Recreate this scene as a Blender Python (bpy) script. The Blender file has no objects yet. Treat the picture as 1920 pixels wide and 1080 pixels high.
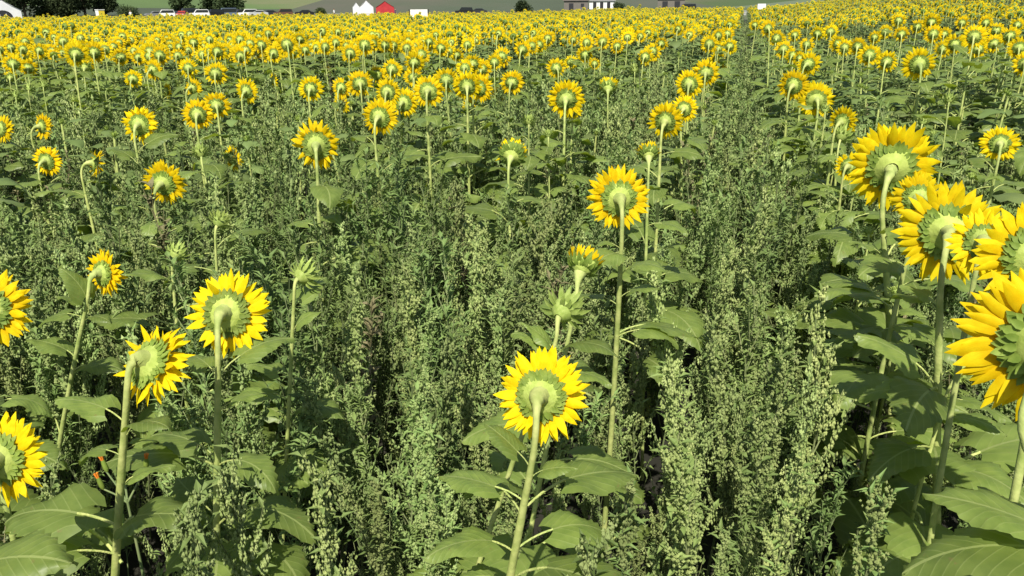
import bpy, math, random
import numpy as np
from mathutils import Vector, Matrix, Quaternion, Euler, noise
R = math.radians
scene = bpy.context.scene
col = scene.collection

# ------------------------------------------------------------ camera, sky, sun, exposure
CAM_H, F, PITCH, YAW, ROLL = 1.95, 1500.0, 19.22, 15.5, 0.5
cam_d = bpy.data.cameras.new("camera"); cam = bpy.data.objects.new("camera", cam_d)
col.objects.link(cam); scene.camera = cam
cam_d.sensor_width = 36; cam_d.lens = 36 * F / 1920
cam_d.clip_start = 0.05; cam_d.clip_end = 4000
CAMM = (Matrix.Rotation(R(YAW), 3, 'Z') @ Matrix.Rotation(R(90 - PITCH), 3, 'X') @ Matrix.Rotation(R(-ROLL), 3, 'Z'))
cam.matrix_world = Matrix.Translation((0, 0, CAM_H)) @ CAMM.to_4x4()
CAMI = CAMM.transposed()
C0 = Vector((0, 0, CAM_H))

SUN_EL, SUN_AZ = 50.0, -6.0     # azimuth: degrees the sun stands right of straight behind the camera
w = bpy.data.worlds.new("World"); scene.world = w; w.use_nodes = True
nt = w.node_tree; bg = nt.nodes['Background']
sky = nt.nodes.new('ShaderNodeTexSky'); sky.sky_type = 'NISHITA'; sky.sun_disc = False
sky.sun_elevation = R(SUN_EL)
back = CAMM @ Vector((0, 0, 1)); back.z = 0; back.normalize()
sdir_h = Matrix.Rotation(R(SUN_AZ), 3, 'Z') @ back          # horizontal direction towards the sun
sdir = Vector((sdir_h.x * math.cos(R(SUN_EL)), sdir_h.y * math.cos(R(SUN_EL)), math.sin(R(SUN_EL))))
sky.sun_rotation = math.atan2(sdir_h.x, sdir_h.y)
nt.links.new(sky.outputs[0], bg.inputs[0]); bg.inputs[1].default_value = 0.075
sl = bpy.data.lights.new("sun", 'SUN'); sl.energy = 5.0; sl.angle = R(0.5); sl.color = (1, 0.945, 0.83)
so = bpy.data.objects.new("sun", sl); col.objects.link(so)
so.rotation_euler = sdir.to_track_quat('Z', 'Y').to_euler()
scene.view_settings.view_transform = 'Standard'; scene.view_settings.look = 'None'
scene.view_settings.exposure = 0.33; scene.view_settings.gamma = 1
scene.render.engine = 'CYCLES'
scene.cycles.max_bounces = 6; scene.cycles.diffuse_bounces = 3; scene.cycles.transmission_bounces = 4
scene.cycles.transparent_max_bounces = 4; scene.cycles.glossy_bounces = 2

def ray(px, py):
    return (CAMM @ Vector(((px - 960) / F, (540 - py) / F, -1)))       # scaled so that t = view depth
def proj(p):
    q = CAMI @ (Vector(p) - C0)
    if q.z > -0.05: return None
    return (960 - F * q.x / q.z, 540 + F * q.y / q.z, -q.z)

def sstep(a, b, x):
    t = max(0.0, min(1.0, (x - a) / (b - a))); return t * t * (3 - 2 * t)
def gz(x, y):
    """height of the land: flat field, slightly rising to the right, a bank beyond the field, then hills"""
    d = math.hypot(x, y)
    az = math.degrees(math.atan2(x, y))
    z = sstep(14, 95, d) * (2.4 * sstep(0, 15, az) + .35 * sstep(-18, -6, az))
    z += .75 * sstep(115, 200, d)
    if d > 230:
        z += (d - 230) ** 1.12 * 0.062 * sstep(230, 420, d)
        z += 5 * sstep(260, 600, d) * noise.noise((x * 0.006, y * 0.006, 3.3))
    return z

# ------------------------------------------------------------ materials
def mat(name, c1, c2=None, scale=8, rough=0.6, transl=0.0, tcol=None, detail=4, bump=0.0, rnd=0.0, spec=0.3, c3=None, coords='Object', emit=None):
    m = bpy.data.materials.new(name); m.use_nodes = True; t = m.node_tree; N = t.nodes; L = t.links
    p = N['Principled BSDF']; out = N['Material Output']
    p.inputs['Roughness'].default_value = rough; p.inputs['Specular IOR Level'].default_value = spec
    p.inputs['Base Color'].default_value = (*c1, 1)
    src = None
    tc = N.new('ShaderNodeTexCoord')
    if c2:
        no = N.new('ShaderNodeTexNoise'); no.inputs['Scale'].default_value = scale; no.inputs['Detail'].default_value = detail
        L.new(tc.outputs[coords], no.inputs['Vector'])
        cr = N.new('ShaderNodeValToRGB'); cr.color_ramp.elements[0].position = 0.35; cr.color_ramp.elements[1].position = 0.65
        cr.color_ramp.elements[0].color = (*c1, 1); cr.color_ramp.elements[1].color = (*c2, 1)
        if c3:
            e = cr.color_ramp.elements.new(0.5); e.color = (*c3, 1)
        L.new(no.outputs[0], cr.inputs[0]); src = cr.outputs[0]
        if bump:
            b = N.new('ShaderNodeBump'); b.inputs['Strength'].default_value = bump; b.inputs['Distance'].default_value = 0.01
            L.new(no.outputs[0], b.inputs['Height']); L.new(b.outputs[0], p.inputs['Normal'])
    if rnd:
        oi = N.new('ShaderNodeObjectInfo'); hs = N.new('ShaderNodeHueSaturation')
        mr = N.new('ShaderNodeMapRange'); mr.inputs[3].default_value = 1 - rnd; mr.inputs[4].default_value = 1 + rnd
        L.new(oi.outputs['Random'], mr.inputs[0]); L.new(mr.outputs[0], hs.inputs['Value'])
        mr2 = N.new('ShaderNodeMapRange'); mr2.inputs[3].default_value = 0.5 + rnd * 0.04; mr2.inputs[4].default_value = 0.5 - rnd * 0.06
        wn = N.new('ShaderNodeTexWhiteNoise'); wn.noise_dimensions = '1D'
        L.new(oi.outputs['Random'], wn.inputs['W']); L.new(wn.outputs[0], mr2.inputs[0]); L.new(mr2.outputs[0], hs.inputs['Hue'])
        if src: L.new(src, hs.inputs['Color'])
        else: hs.inputs['Color'].default_value = (*c1, 1)
        src = hs.outputs[0]
    if src: L.new(src, p.inputs['Base Color'])
    if transl:
        tr = N.new('ShaderNodeBsdfTranslucent'); mx = N.new('ShaderNodeMixShader'); mx.inputs[0].default_value = transl
        if tcol:
            tr.inputs[0].default_value = (*tcol, 1)
        elif src: L.new(src, tr.inputs[0])
        L.new(p.outputs[0], mx.inputs[1]); L.new(tr.outputs[0], mx.inputs[2]); L.new(mx.outputs[0], out.inputs[0])
    m["src"] = 1
    return m

def leaf_mat(name, base, dark, vein, transl_col):
    """sunflower leaf: UV x across, y along the midrib; pale midrib and side veins, dull mottling"""
    m = bpy.data.materials.new(name); m.use_nodes = True; t = m.node_tree; N = t.nodes; L = t.links
    p = N['Principled BSDF']; out = N['Material Output']
    p.inputs['Roughness'].default_value = 0.44; p.inputs['Specular IOR Level'].default_value = 0.45
    uv = N.new('ShaderNodeUVMap'); sp = N.new('ShaderNodeSeparateXYZ'); L.new(uv.outputs[0], sp.inputs[0])
    def M(op, a, b=None, c=None):
        n = N.new('ShaderNodeMath'); n.operation = op
        for i, v in enumerate((a, b, c)):
            if v is None: continue
            if isinstance(v, (int, float)): n.inputs[i].default_value = v
            else: L.new(v, n.inputs[i])
        return n.outputs[0]
    au = M('ABSOLUTE', M('SUBTRACT', sp.outputs[0], 0.5))
    mid = M('LESS_THAN', au, 0.017)
    # side veins run forward and outward
    q = M('SUBTRACT', M('MULTIPLY', sp.outputs[1], 7.0), M('MULTIPLY', au, 7.5))
    fr = M('ABSOLUTE', M('SUBTRACT', M('FRACT', q), 0.5))
    side = M('MULTIPLY', M('LESS_THAN', fr, 0.05), 0.4)
    v = M('MAXIMUM', mid, side)
    tc = N.new('ShaderNodeTexCoord'); no = N.new('ShaderNodeTexNoise'); no.inputs['Scale'].default_value = 6; no.inputs['Detail'].default_value = 6
    L.new(tc.outputs['Object'], no.inputs['Vector'])
    cr = N.new('ShaderNodeValToRGB'); cr.color_ramp.elements[0].position = .3; cr.color_ramp.elements[1].position = .7
    cr.color_ramp.elements[0].color = (*dark, 1); cr.color_ramp.elements[1].color = (*base, 1); L.new(no.outputs[0], cr.inputs[0])
    oi = N.new('ShaderNodeObjectInfo'); hs = N.new('ShaderNodeHueSaturation'); mr = N.new('ShaderNodeMapRange')
    mr.inputs[3].default_value = .78; mr.inputs[4].default_value = 1.22; L.new(oi.outputs['Random'], mr.inputs[0]); L.new(mr.outputs[0], hs.inputs['Value'])
    L.new(cr.outputs[0], hs.inputs['Color'])
    n5 = N.new('ShaderNodeTexNoise'); n5.inputs['Scale'].default_value = 11; n5.inputs['Detail'].default_value = 5; L.new(tc.outputs['Object'], n5.inputs[0])
    m5 = N.new('ShaderNodeMapRange'); m5.inputs[1].default_value = .66; m5.inputs[2].default_value = .72; m5.inputs[4].default_value = .7; L.new(n5.outputs[0], m5.inputs[0])
    x5 = N.new('ShaderNodeMixRGB'); x5.inputs[2].default_value = (.24, .20, .07, 1); L.new(m5.outputs[0], x5.inputs[0]); L.new(hs.outputs[0], x5.inputs[1])
    mx = N.new('ShaderNodeMixRGB'); mx.inputs[2].default_value = (*vein, 1); L.new(v, mx.inputs[0]); L.new(x5.outputs[0], mx.inputs[1])
    L.new(mx.outputs[0], p.inputs['Base Color'])
    b = N.new('ShaderNodeBump'); b.inputs['Strength'].default_value = .3; b.inputs['Distance'].default_value = .003
    hgt = M('SUBTRACT', M('MULTIPLY', no.outputs[0], .5), M('MULTIPLY', M('POWER', M('SUBTRACT', 1.0, M('MULTIPLY', fr, 2.0)), 3.0), .55))
    L.new(hgt, b.inputs['Height']); L.new(b.outputs[0], p.inputs['Normal'])
    tr = N.new('ShaderNodeBsdfTranslucent'); tr.inputs[0].default_value = (*transl_col, 1)
    ms = N.new('ShaderNodeMixShader'); ms.inputs[0].default_value = .34
    L.new(p.outputs[0], ms.inputs[1]); L.new(tr.outputs[0], ms.inputs[2]); L.new(ms.outputs[0], out.inputs[0])
    return m

def petal_mat():
    m = mat('petal_yellow', (0.84, 0.62, 0.005), (0.92, 0.76, 0.012), 14, 0.6, 0.36, None, 3, rnd=0.12, spec=.1)
    t = m.node_tree; N = t.nodes; L = t.links
    hs = [n for n in N if n.type == 'HUE_SAT'][0]; cr = [n for n in N if n.type == 'VALTORGB'][0]
    uv = N.new('ShaderNodeUVMap'); mp = N.new('ShaderNodeMapping'); mp.inputs['Scale'].default_value = (9, .8, 1); L.new(uv.outputs[0], mp.inputs[0])
    no = N.new('ShaderNodeTexNoise'); no.inputs['Scale'].default_value = 1.6; no.inputs['Detail'].default_value = 3; L.new(mp.outputs[0], no.inputs[0])
    sp = N.new('ShaderNodeSeparateXYZ'); L.new(uv.outputs[0], sp.inputs[0])
    ra = N.new('ShaderNodeMapRange'); ra.inputs[1].default_value = 0; ra.inputs[2].default_value = .55; ra.inputs[3].default_value = .8; ra.inputs[4].default_value = 0; L.new(sp.outputs[1], ra.inputs[0])
    mx = N.new('ShaderNodeMixRGB'); mx.inputs[2].default_value = (.84, .52, .004, 1); L.new(ra.outputs[0], mx.inputs[0]); L.new(cr.outputs[0], mx.inputs[1])
    m3 = N.new('ShaderNodeMapRange'); m3.inputs[1].default_value = .52; m3.inputs[2].default_value = .68; m3.inputs[3].default_value = 0; m3.inputs[4].default_value = .5; L.new(no.outputs[0], m3.inputs[0])
    m4 = N.new('ShaderNodeMixRGB'); m4.inputs[2].default_value = (.84, .54, .006, 1); L.new(m3.outputs[0], m4.inputs[0]); L.new(mx.outputs[0], m4.inputs[1])
    L.new(m4.outputs[0], hs.inputs['Color'])
    return m
M_PETAL = petal_mat()
M_RECEP = mat('receptacle_green', (0.34, 0.44, 0.08), (0.47, 0.56, 0.14), 9, 0.75, 0, None, 6, bump=.5, rnd=.1)
M_BRACT = mat('bract_green', (0.16, 0.25, 0.035), (0.28, 0.38, 0.07), 12, 0.65, 0.3, None, 4, rnd=.14)
M_BUD = mat('bud_green', (0.30, 0.41, 0.08), (0.42, 0.52, 0.14), 12, 0.65, 0.2, None, 4, rnd=.12)
M_DISC = mat('seed_disc_brown', (0.16, 0.09, 0.02), (0.42, 0.26, 0.03), 60, 0.9, bump=.6)
M_STEM = mat('sunflower_stem', (0.30, 0.38, 0.10), (0.50, 0.55, 0.19), 26, 0.7, 0, None, 5, bump=.5, rnd=.14)
M_LEAF = leaf_mat('sunflower_leaf', (0.23, 0.305, 0.07), (0.155, 0.225, 0.05), (0.33, 0.40, 0.13), (0.36, 0.48, 0.03))
M_WEED = mat('weed_leaf', (0.125, 0.195, 0.048), (0.24, 0.335, 0.105), 5, 0.65, 0.2, None, 3, rnd=.25)
M_WSEED = mat('weed_seed', (0.22, 0.30, 0.09), (0.38, 0.46, 0.17), 30, 0.85, 0.1, None, 2, rnd=.25)
M_WSTEM = mat('weed_stem', (0.13, 0.19, 0.07), (0.24, 0.27, 0.12), 10, 0.7, rnd=.2)
M_FARLEAF = mat('far_leaf', (0.12, 0.18, 0.05), (0.18, 0.25, 0.08), 3, 0.6, 0.2, None, 2, rnd=.25)

# ------------------------------------------------------------ mesh builder
class MB:
    def __init__(s): s.v = []; s.f = []; s.m = []; s.uv = []
    def quadstrip(s, rings, closed=False, mi=0, uvs=None):
        """rings: list of equally long point lists"""
        b = len(s.v); n = len(rings[0])
        for r in rings: s.v.extend([tuple(p) for p in r])
        for i in range(len(rings) - 1):
            for j in range(n if closed else n - 1):
                k = (j + 1) % n
                s.f.append((b + i * n + j, b + i * n + k, b + (i + 1) * n + k, b + (i + 1) * n + j)); s.m.append(mi)
                if uvs: s.uv.append((uvs[i][j], uvs[i][k], uvs[i + 1][k], uvs[i + 1][j]))
                else: s.uv.append(((0.5, 0),) * 4)
    def face(s, pts, mi=0):
        b = len(s.v); s.v.extend([tuple(p) for p in pts]); s.f.append(tuple(range(b, b + len(pts)))); s.m.append(mi)
        s.uv.append(((0.5, 0),) * len(pts))
    def tube(s, pts, rad, n=6, mi=0, cap=True):
        pts = [Vector(p) for p in pts]; rings = []
        up = Vector((0.13, 0.9, 0.2)).normalized()
        for i, p in enumerate(pts):
            d = (pts[min(i + 1, len(pts) - 1)] - pts[max(i - 1, 0)]).normalized()
            a = d.cross(up)
            if a.length < .1: a = d.cross(Vector((1, 0, 0)))
            a.normalize(); b = a.cross(d); up = b.cross(a) if False else up
            r = rad[i] if isinstance(rad, (list, tuple)) else rad
            rings.append([p + (a * math.cos(2 * math.pi * k / n) + b * math.sin(2 * math.pi * k / n)) * r for k in range(n)])
        s.quadstrip(rings, True, mi)
        if cap: s.face(rings[-1], mi); s.face(rings[0][::-1], mi)
    def box(s, c, d, mi=0, rz=0):
        x, y, z = d[0] / 2, d[1] / 2, d[2] / 2
        co, si = math.cos(rz), math.sin(rz)
        P = [Vector((c[0] + a * x * co - b * y * si, c[1] + a * x * si + b * y * co, c[2] + e * z)) for a in (-1, 1) for b in (-1, 1) for e in (-1, 1)]
        for q in ((0, 1, 3, 2), (4, 6, 7, 5), (0, 4, 5, 1), (2, 3, 7, 6), (0, 2, 6, 4), (1, 5, 7, 3)): s.face([P[i] for i in q], mi)
    def octa(s, c, r, mi=0, sc=(1, 1, 1)):
        b = len(s.v)
        for dx, dy, dz in ((1, 0, 0), (-1, 0, 0), (0, 1, 0), (0, -1, 0), (0, 0, 1), (0, 0, -1)):
            s.v.append((c[0] + dx * r * sc[0], c[1] + dy * r * sc[1], c[2] + dz * r * sc[2]))
        for q in ((0, 2, 4), (2, 1, 4), (1, 3, 4), (3, 0, 4), (2, 0, 5), (1, 2, 5), (3, 1, 5), (0, 3, 5)):
            s.f.append(tuple(b + i for i in q)); s.m.append(mi); s.uv.append(((0.5, 0),) * 3)
    def add(s, o, mtx=None, mi=None):
        b = len(s.v)
        s.v.extend([tuple(mtx @ Vector(p)) for p in o.v] if mtx is not None else o.v)
        s.f.extend([tuple(b + i for i in f) for f in o.f]); s.m.extend(o.m if mi is None else [mi] * len(o.f)); s.uv.extend(o.uv)
    def mesh(s, name, mats, smooth=True, uv=False):
        me = bpy.data.meshes.new(name); me.from_pydata(s.v, [], s.f)
        for m in (mats if isinstance(mats, (list, tuple)) else [mats]): me.materials.append(m)
        me.polygons.foreach_set('material_index', s.m)
        if smooth: me.polygons.foreach_set('use_smooth', [True] * len(s.f))
        if uv:
            l = me.uv_layers.new(name='UVMap'); l.data.foreach_set('uv', [c for f in s.uv for p in f for c in p])
        me.update(); return me

def mkobj(name, me, parent=None, loc=None, rot=None, scale=None, mtx=None):
    o = bpy.data.objects.new(name, me); col.objects.link(o)
    if parent: o.parent = parent
    if mtx is not None: o.matrix_local = mtx
    else:
        if loc is not None: o.location = loc
        if rot is not None: o.rotation_euler = rot
        if scale is not None: o.scale = (scale,) * 3 if isinstance(scale, (int, float)) else scale
    return o
def tag(o, label=None, cat=None, group=None, kind=None):
    if label: o['label'] = label
    if cat: o['category'] = cat
    if group: o['group'] = group
    if kind: o['kind'] = kind
    return o

# ------------------------------------------------------------ the land
def build_ground():
    mb = MB()
    rs = [0, 2, 5, 9, 14, 20, 30, 45, 60, 80, 100, 120, 140, 160, 180, 210, 240, 280, 330, 400, 480, 580, 700, 850, 1050, 1300]
    angs = [R(a) for a in range(-180, 181, 4)]
    rings = []
    for r in rs: rings.append([(r * math.sin(a), r * math.cos(a), gz(r * math.sin(a), r * math.cos(a))) for a in angs])
    mb.quadstrip(rings[::-1], False)
    m = bpy.data.materials.new('land'); m.use_nodes = True; t = m.node_tree; N = t.nodes; L = t.links
    p = N['Principled BSDF']; p.inputs['Roughness'].default_value = .95
    geo = N.new('ShaderNodeNewGeometry'); ln = N.new('ShaderNodeVectorMath'); ln.operation = 'LENGTH'; L.new(geo.outputs['Position'], ln.inputs[0])
    # soil near, pasture and stubble beyond the field
    n1 = N.new('ShaderNodeTexNoise'); n1.inputs['Scale'].default_value = .9; n1.inputs['Detail'].default_value = 10; L.new(geo.outputs['Position'], n1.inputs[0])
    soil = N.new('ShaderNodeValToRGB'); soil.color_ramp.elements[0].color = (.013, .013, .008, 1); soil.color_ramp.elements[1].color = (.035, .033, .02, 1)
    soil.color_ramp.elements[0].position = .35; soil.color_ramp.elements[1].position = .7; L.new(n1.outputs[0], soil.inputs[0])
    n2 = N.new('ShaderNodeTexNoise'); n2.inputs['Scale'].default_value = .012; n2.inputs['Detail'].default_value = 5; L.new(geo.outputs['Position'], n2.inputs[0])
    gr = N.new('ShaderNodeValToRGB'); e = gr.color_ramp.elements
    e[0].position = .36; e[0].color = (.05, .08, .025, 1); e[1].position = .60; e[1].color = (.11, .11, .055, 1)
    e2 = e.new(.5); e2.color = (.065, .105, .03, 1); L.new(n2.outputs[0], gr.inputs[0])
    vo = N.new('ShaderNodeTexVoronoi'); vo.inputs['Scale'].default_value = .011; L.new(geo.outputs['Position'], vo.inputs[0])
    hsv = N.new('ShaderNodeHueSaturation'); sx = N.new('ShaderNodeSeparateXYZ'); L.new(vo.outputs['Color'], sx.inputs[0])
    vm = N.new('ShaderNodeMapRange'); vm.inputs[3].default_value = .75; vm.inputs[4].default_value = 1.9; L.new(sx.outputs[0], vm.inputs[0]); L.new(vm.outputs[0], hsv.inputs['Value'])
    vs = N.new('ShaderNodeMapRange'); vs.inputs[3].default_value = .55; vs.inputs[4].default_value = 1.1; L.new(sx.outputs[1], vs.inputs[0]); L.new(vs.outputs[0], hsv.inputs['Saturation'])
    L.new(gr.outputs[0], hsv.inputs['Color']); gr = hsv
    mr = N.new('ShaderNodeMapRange'); mr.inputs[1].default_value = 112; mr.inputs[2].default_value = 118; L.new(ln.outputs['Value'], mr.inputs[0])
    mx = N.new('ShaderNodeMixRGB'); L.new(mr.outputs[0], mx.inputs[0]); L.new(soil.outputs[0], mx.inputs[1]); L.new(gr.outputs[0], mx.inputs[2])
    L.new(mx.outputs[0], p.inputs['Base Color'])
    b = N.new('ShaderNodeBump'); b.inputs['Strength'].default_value = .6; b.inputs['Distance'].default_value = .05; L.new(n1.outputs[0], b.inputs['Height']); L.new(b.outputs[0], p.inputs['Normal'])
    o = mkobj('ground', mb.mesh('ground', m)); tag(o, kind='structure')
build_ground()

# ------------------------------------------------------------ sunflower pieces
rnd_uv = random.Random(3)
def petal(mb, ang, r0, L, W, lift, curl, twist, off, mi=0, nl=4, side=1, fold=.18):
    """one tapering petal or bract lying radially; lift = angle forward (+z), curl = extra bend along it"""
    rings = []
    ca, sa = math.cos(ang), math.sin(ang)
    prof = {4: (0.6, .95, 1.0, .68, 0.05), 3: (.65, 1, .75, .05), 2: (.8, 1.0, .08)}[nl]
    x, z = r0, off; a = lift
    for i in range(nl + 1):
        t = i / nl; wd = W * .5 * prof[i]
        tw = twist * t
        row = []
        for u in (-1, 0, 1):
            lx = x; ly = u * wd; lz = z + (abs(u) * wd * fold * 2 if u else 0) * 1 + u * wd * math.sin(tw)
            row.append((lx * ca - ly * sa, lx * sa + ly * ca, lz))
        rings.append(row)
        x += math.cos(a) * L / nl; z += math.sin(a) * L / nl; a += curl / nl
    q0 = rnd_uv.random() * 7
    mb.quadstrip(rings, False, mi, [[(q0 + j * .5, i / nl) for j in range(3)] for i in range(nl + 1)])

def head_meshes(seed, style, lod=0):
    """unit-diameter flower, +Z is the face; returns (receptacle, bracts, petals) builders"""
    rg = random.Random(seed)
    rec, br, pe = MB(), MB(), MB()
    n = (20, 12, 8)[lod]
    if style == 'bud': prof = [(.10, -.30), (.17, -.25), (.26, -.15), (.31, -.02), (.28, .10), (.16, .17), (.02, .19)]
    elif style == 'cup': prof = [(.075, -.26), (.12, -.21), (.22, -.13), (.29, -.03), (.30, .03), (.26, .06), (.02, .03)]
    else: prof = [(.085, -.150), (.125, -.118), (.185, -.09), (.24, -.055), (.265, -.015), (.26, .02), (.22, .04), (.02, .03)]
    kx = (.86 if lod < 2 else 1.08) if style in ('open', 'ragged') else 1
    prof = [(r * kx, z) for r, z in prof]
    if lod: prof = prof[::2] + [prof[-1]]
    squ = [1 + .05 * math.sin(2 * math.pi * k / n * 2 + seed) + rg.uniform(-.02, .02) for k in range(n)]
    rings = [[(r * squ[k] * math.cos(2 * math.pi * k / n), r * squ[k] * math.sin(2 * math.pi * k / n), z + rg.uniform(-.004, .004)) for k in range(n)] for r, z in prof]
    split = len(rings) - (3 if not lod else 2)
    rec.quadstrip(rings[:split + 1], True, 0); rec.quadstrip(rings[split:], True, 1 if style != 'bud' else 0)
    # bracts
    if style == 'bud': rows = [(.22, -.12, .36, .11, -.1, .7), (.27, -.04, .38, .12, .5, .3), (.25, .05, .36, .11, .95, -.2), (.18, .10, .30, .10, 1.3, -.3)]
    elif style == 'cup': rows = [(.20, -.13, .19, .10, .2, .9), (.26, -.06, .19, .10, .6, .5), (.28, 0, .18, .09, 1.0, -.2)]
    else: rows = [(.170, -.072, .08, .055, .35, -.3), (.188, -.056, .09, .06, .35, -.6), (.203, -.036, .095, .06, .25, -.6), (.215, -.016, .085, .055, .15, -.4)]
    nb = ((17, 11, 0) if style != 'bud' else (11, 8, 0))[lod]
    for ri, (r0, z0, L, W, li, cu) in enumerate(rows):
        for k in range(nb):
            a = 2 * math.pi * (k + .5 * (ri % 2) + rg.uniform(-.25, .25)) / nb
            petal(br, a, r0 * rg.uniform(.95, 1.04), L * rg.uniform(.75, 1.2), W * rg.uniform(.85, 1.15), li + rg.uniform(-.2, .2), cu + rg.uniform(-.5, .4), rg.uniform(-.5, .5), z0 - .008, 0, 3 if not lod else 2, fold=-.15)
    # petals
    if style == 'open': lay = [(26, .20, .30, .098, .0, .2), (24, .195, .315, .094, .14, .15), (20, .195, .28, .08, -.12, .3)]
    elif style == 'ragged': lay = [(23, .20, .29, .086, -.1, .9), (22, .195, .31, .08, .25, .5), (14, .195, .28, .075, -.5, .2)]
    elif style == 'cup': lay = [(22, .26, .29, .085, 1.15, .1), (20, .25, .28, .08, .85, .4), (10, .26, .24, .07, .5, .6)]
    else: lay = [(13, .18, .13, .05, 1.3, -.2)]
    for li_, (m, r0, L, W, li, cu) in enumerate(lay):
        if lod == 2: m = max(6, int(m * .38)); W *= 1.35
        elif lod == 1: m = int(m * .8); W *= 1.15
        if lod == 2 and li_ == 2: continue
        for k in range(m):
            if rg.random() < .05: continue
            out_ = rg.gauss(0, .55) if rg.random() < .12 else 0
            if seed % 2 and lod < 2 and abs((2 * math.pi * k / m) - (seed % 6)) < .35 and rg.random() < .6: continue
            a = 2 * math.pi * (k + .33 * li_ + rg.uniform(-.28, .28)) / m
            petal(pe, a, r0, L * rg.uniform(.82, 1.12), W * rg.uniform(.75, 1.2), li + out_ + rg.gauss(0, .14), cu + rg.gauss(0, .22), rg.gauss(0, .35), rg.uniform(-.012, .012) + .01 * li_, 0, (4, 3, 2)[lod], fold=rg.uniform(.05, .3))
    return rec, br, pe

HEADS = {}
for st, ns in (('open', 6), ('ragged', 2), ('cup', 2), ('bud', 3)):
    for lod in (0, 1):
        L_ = []
        for i in range(ns):
            rec, br, pe = head_meshes(i * 7 + 3 + len(st), st, lod)
            L_.append((rec.mesh('flower_head', [M_RECEP if st != 'bud' else M_BUD, M_DISC]), br.mesh('bracts', [M_BRACT if st != 'bud' else M_BUD]), pe.mesh('petals', [M_PETAL], uv=True)))
        HEADS[st, lod] = L_

def leaf_mb(seed, lod=0):
    rg = random.Random(seed)
    nr, nc = ((21, 9), (7, 5), (4, 3))[lod]
    mb = MB()
    # petiole
    pr = R(rg.uniform(28, 55)); pl = rg.uniform(.38, .6)
    pts = []; x = z = 0; a = pr
    for i in range(6):
        pts.append((x, 0, z)); x += math.cos(a) * pl / 5; z += math.sin(a) * pl / 5; a -= pr * .17
    mb.tube(pts if lod == 0 else pts[::2] + [pts[-1]], .016 if lod == 0 else .022, (6, 4, 3)[lod], 1, False)
    x, z = pts[-1][0], pts[-1][2]
    a = R(rg.uniform(-5, 18)); droop = R(rg.uniform(15, 82)); fold = rg.uniform(.06, .36); W = rg.uniform(.36, .44)
    ph = rg.uniform(0, 6); side = rg.uniform(-.25, .25); wv = rg.uniform(.03, .06)
    rings, uvs = [], []
    cx, cz, y0 = x, z, 0
    for i in range(nr):
        v = i / (nr - 1)
        w_ = W * (max(0, math.sin(math.pi * min(1, (v * .97 + .03) ** .56))) ** .8) * (1 - .1 * v) if i < nr - 1 else .004
        row, ur = [], []
        for j in range(nc):
            u = -1 + 2 * j / (nc - 1)
            back_ = -.16 * (abs(u) ** 1.6) * (1 - v) ** 3
            ser = (.016 * (1 if i % 2 else -1) if abs(u) == 1 and lod == 0 else 0)
            wob = wv * math.sin(v * 9 + ph + u * 2) * abs(u) + .02 * math.sin(v * 17 + ph * 2) * abs(u) ** 2
            yy = u * (w_ + ser)
            zz = cz + math.cos(a) * (abs(yy) * fold - (abs(u) ** 3) * w_ * fold * .9) + wob - abs(u) ** 2 * .05
            row.append((cx + back_ * math.cos(a) + ser, yy + side * v * v, zz + back_ * math.sin(a) * .5))
            ur.append((.5 + .5 * u * max(.15, w_ / W), v))
        rings.append(row); uvs.append(ur)
        cx += math.cos(a) / (nr - 1); cz += math.sin(a) / (nr - 1); a -= droop / (nr - 1)
    mb.quadstrip(rings, False, 0, uvs)
    return mb
LEAVES = [leaf_mb(i + 11, 0).mesh('leaf', [M_LEAF, M_STEM], uv=True) for i in range(9)]
LEAVES1 = [leaf_mb(i + 11, 1).mesh('leaf', [M_LEAF, M_STEM], uv=True) for i in range(9)]

def bez(p0, p1, p2, p3, t):
    s = 1 - t; return p0 * s ** 3 + p1 * 3 * s * s * t + p2 * 3 * s * t * t + p3 * t ** 3

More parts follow.
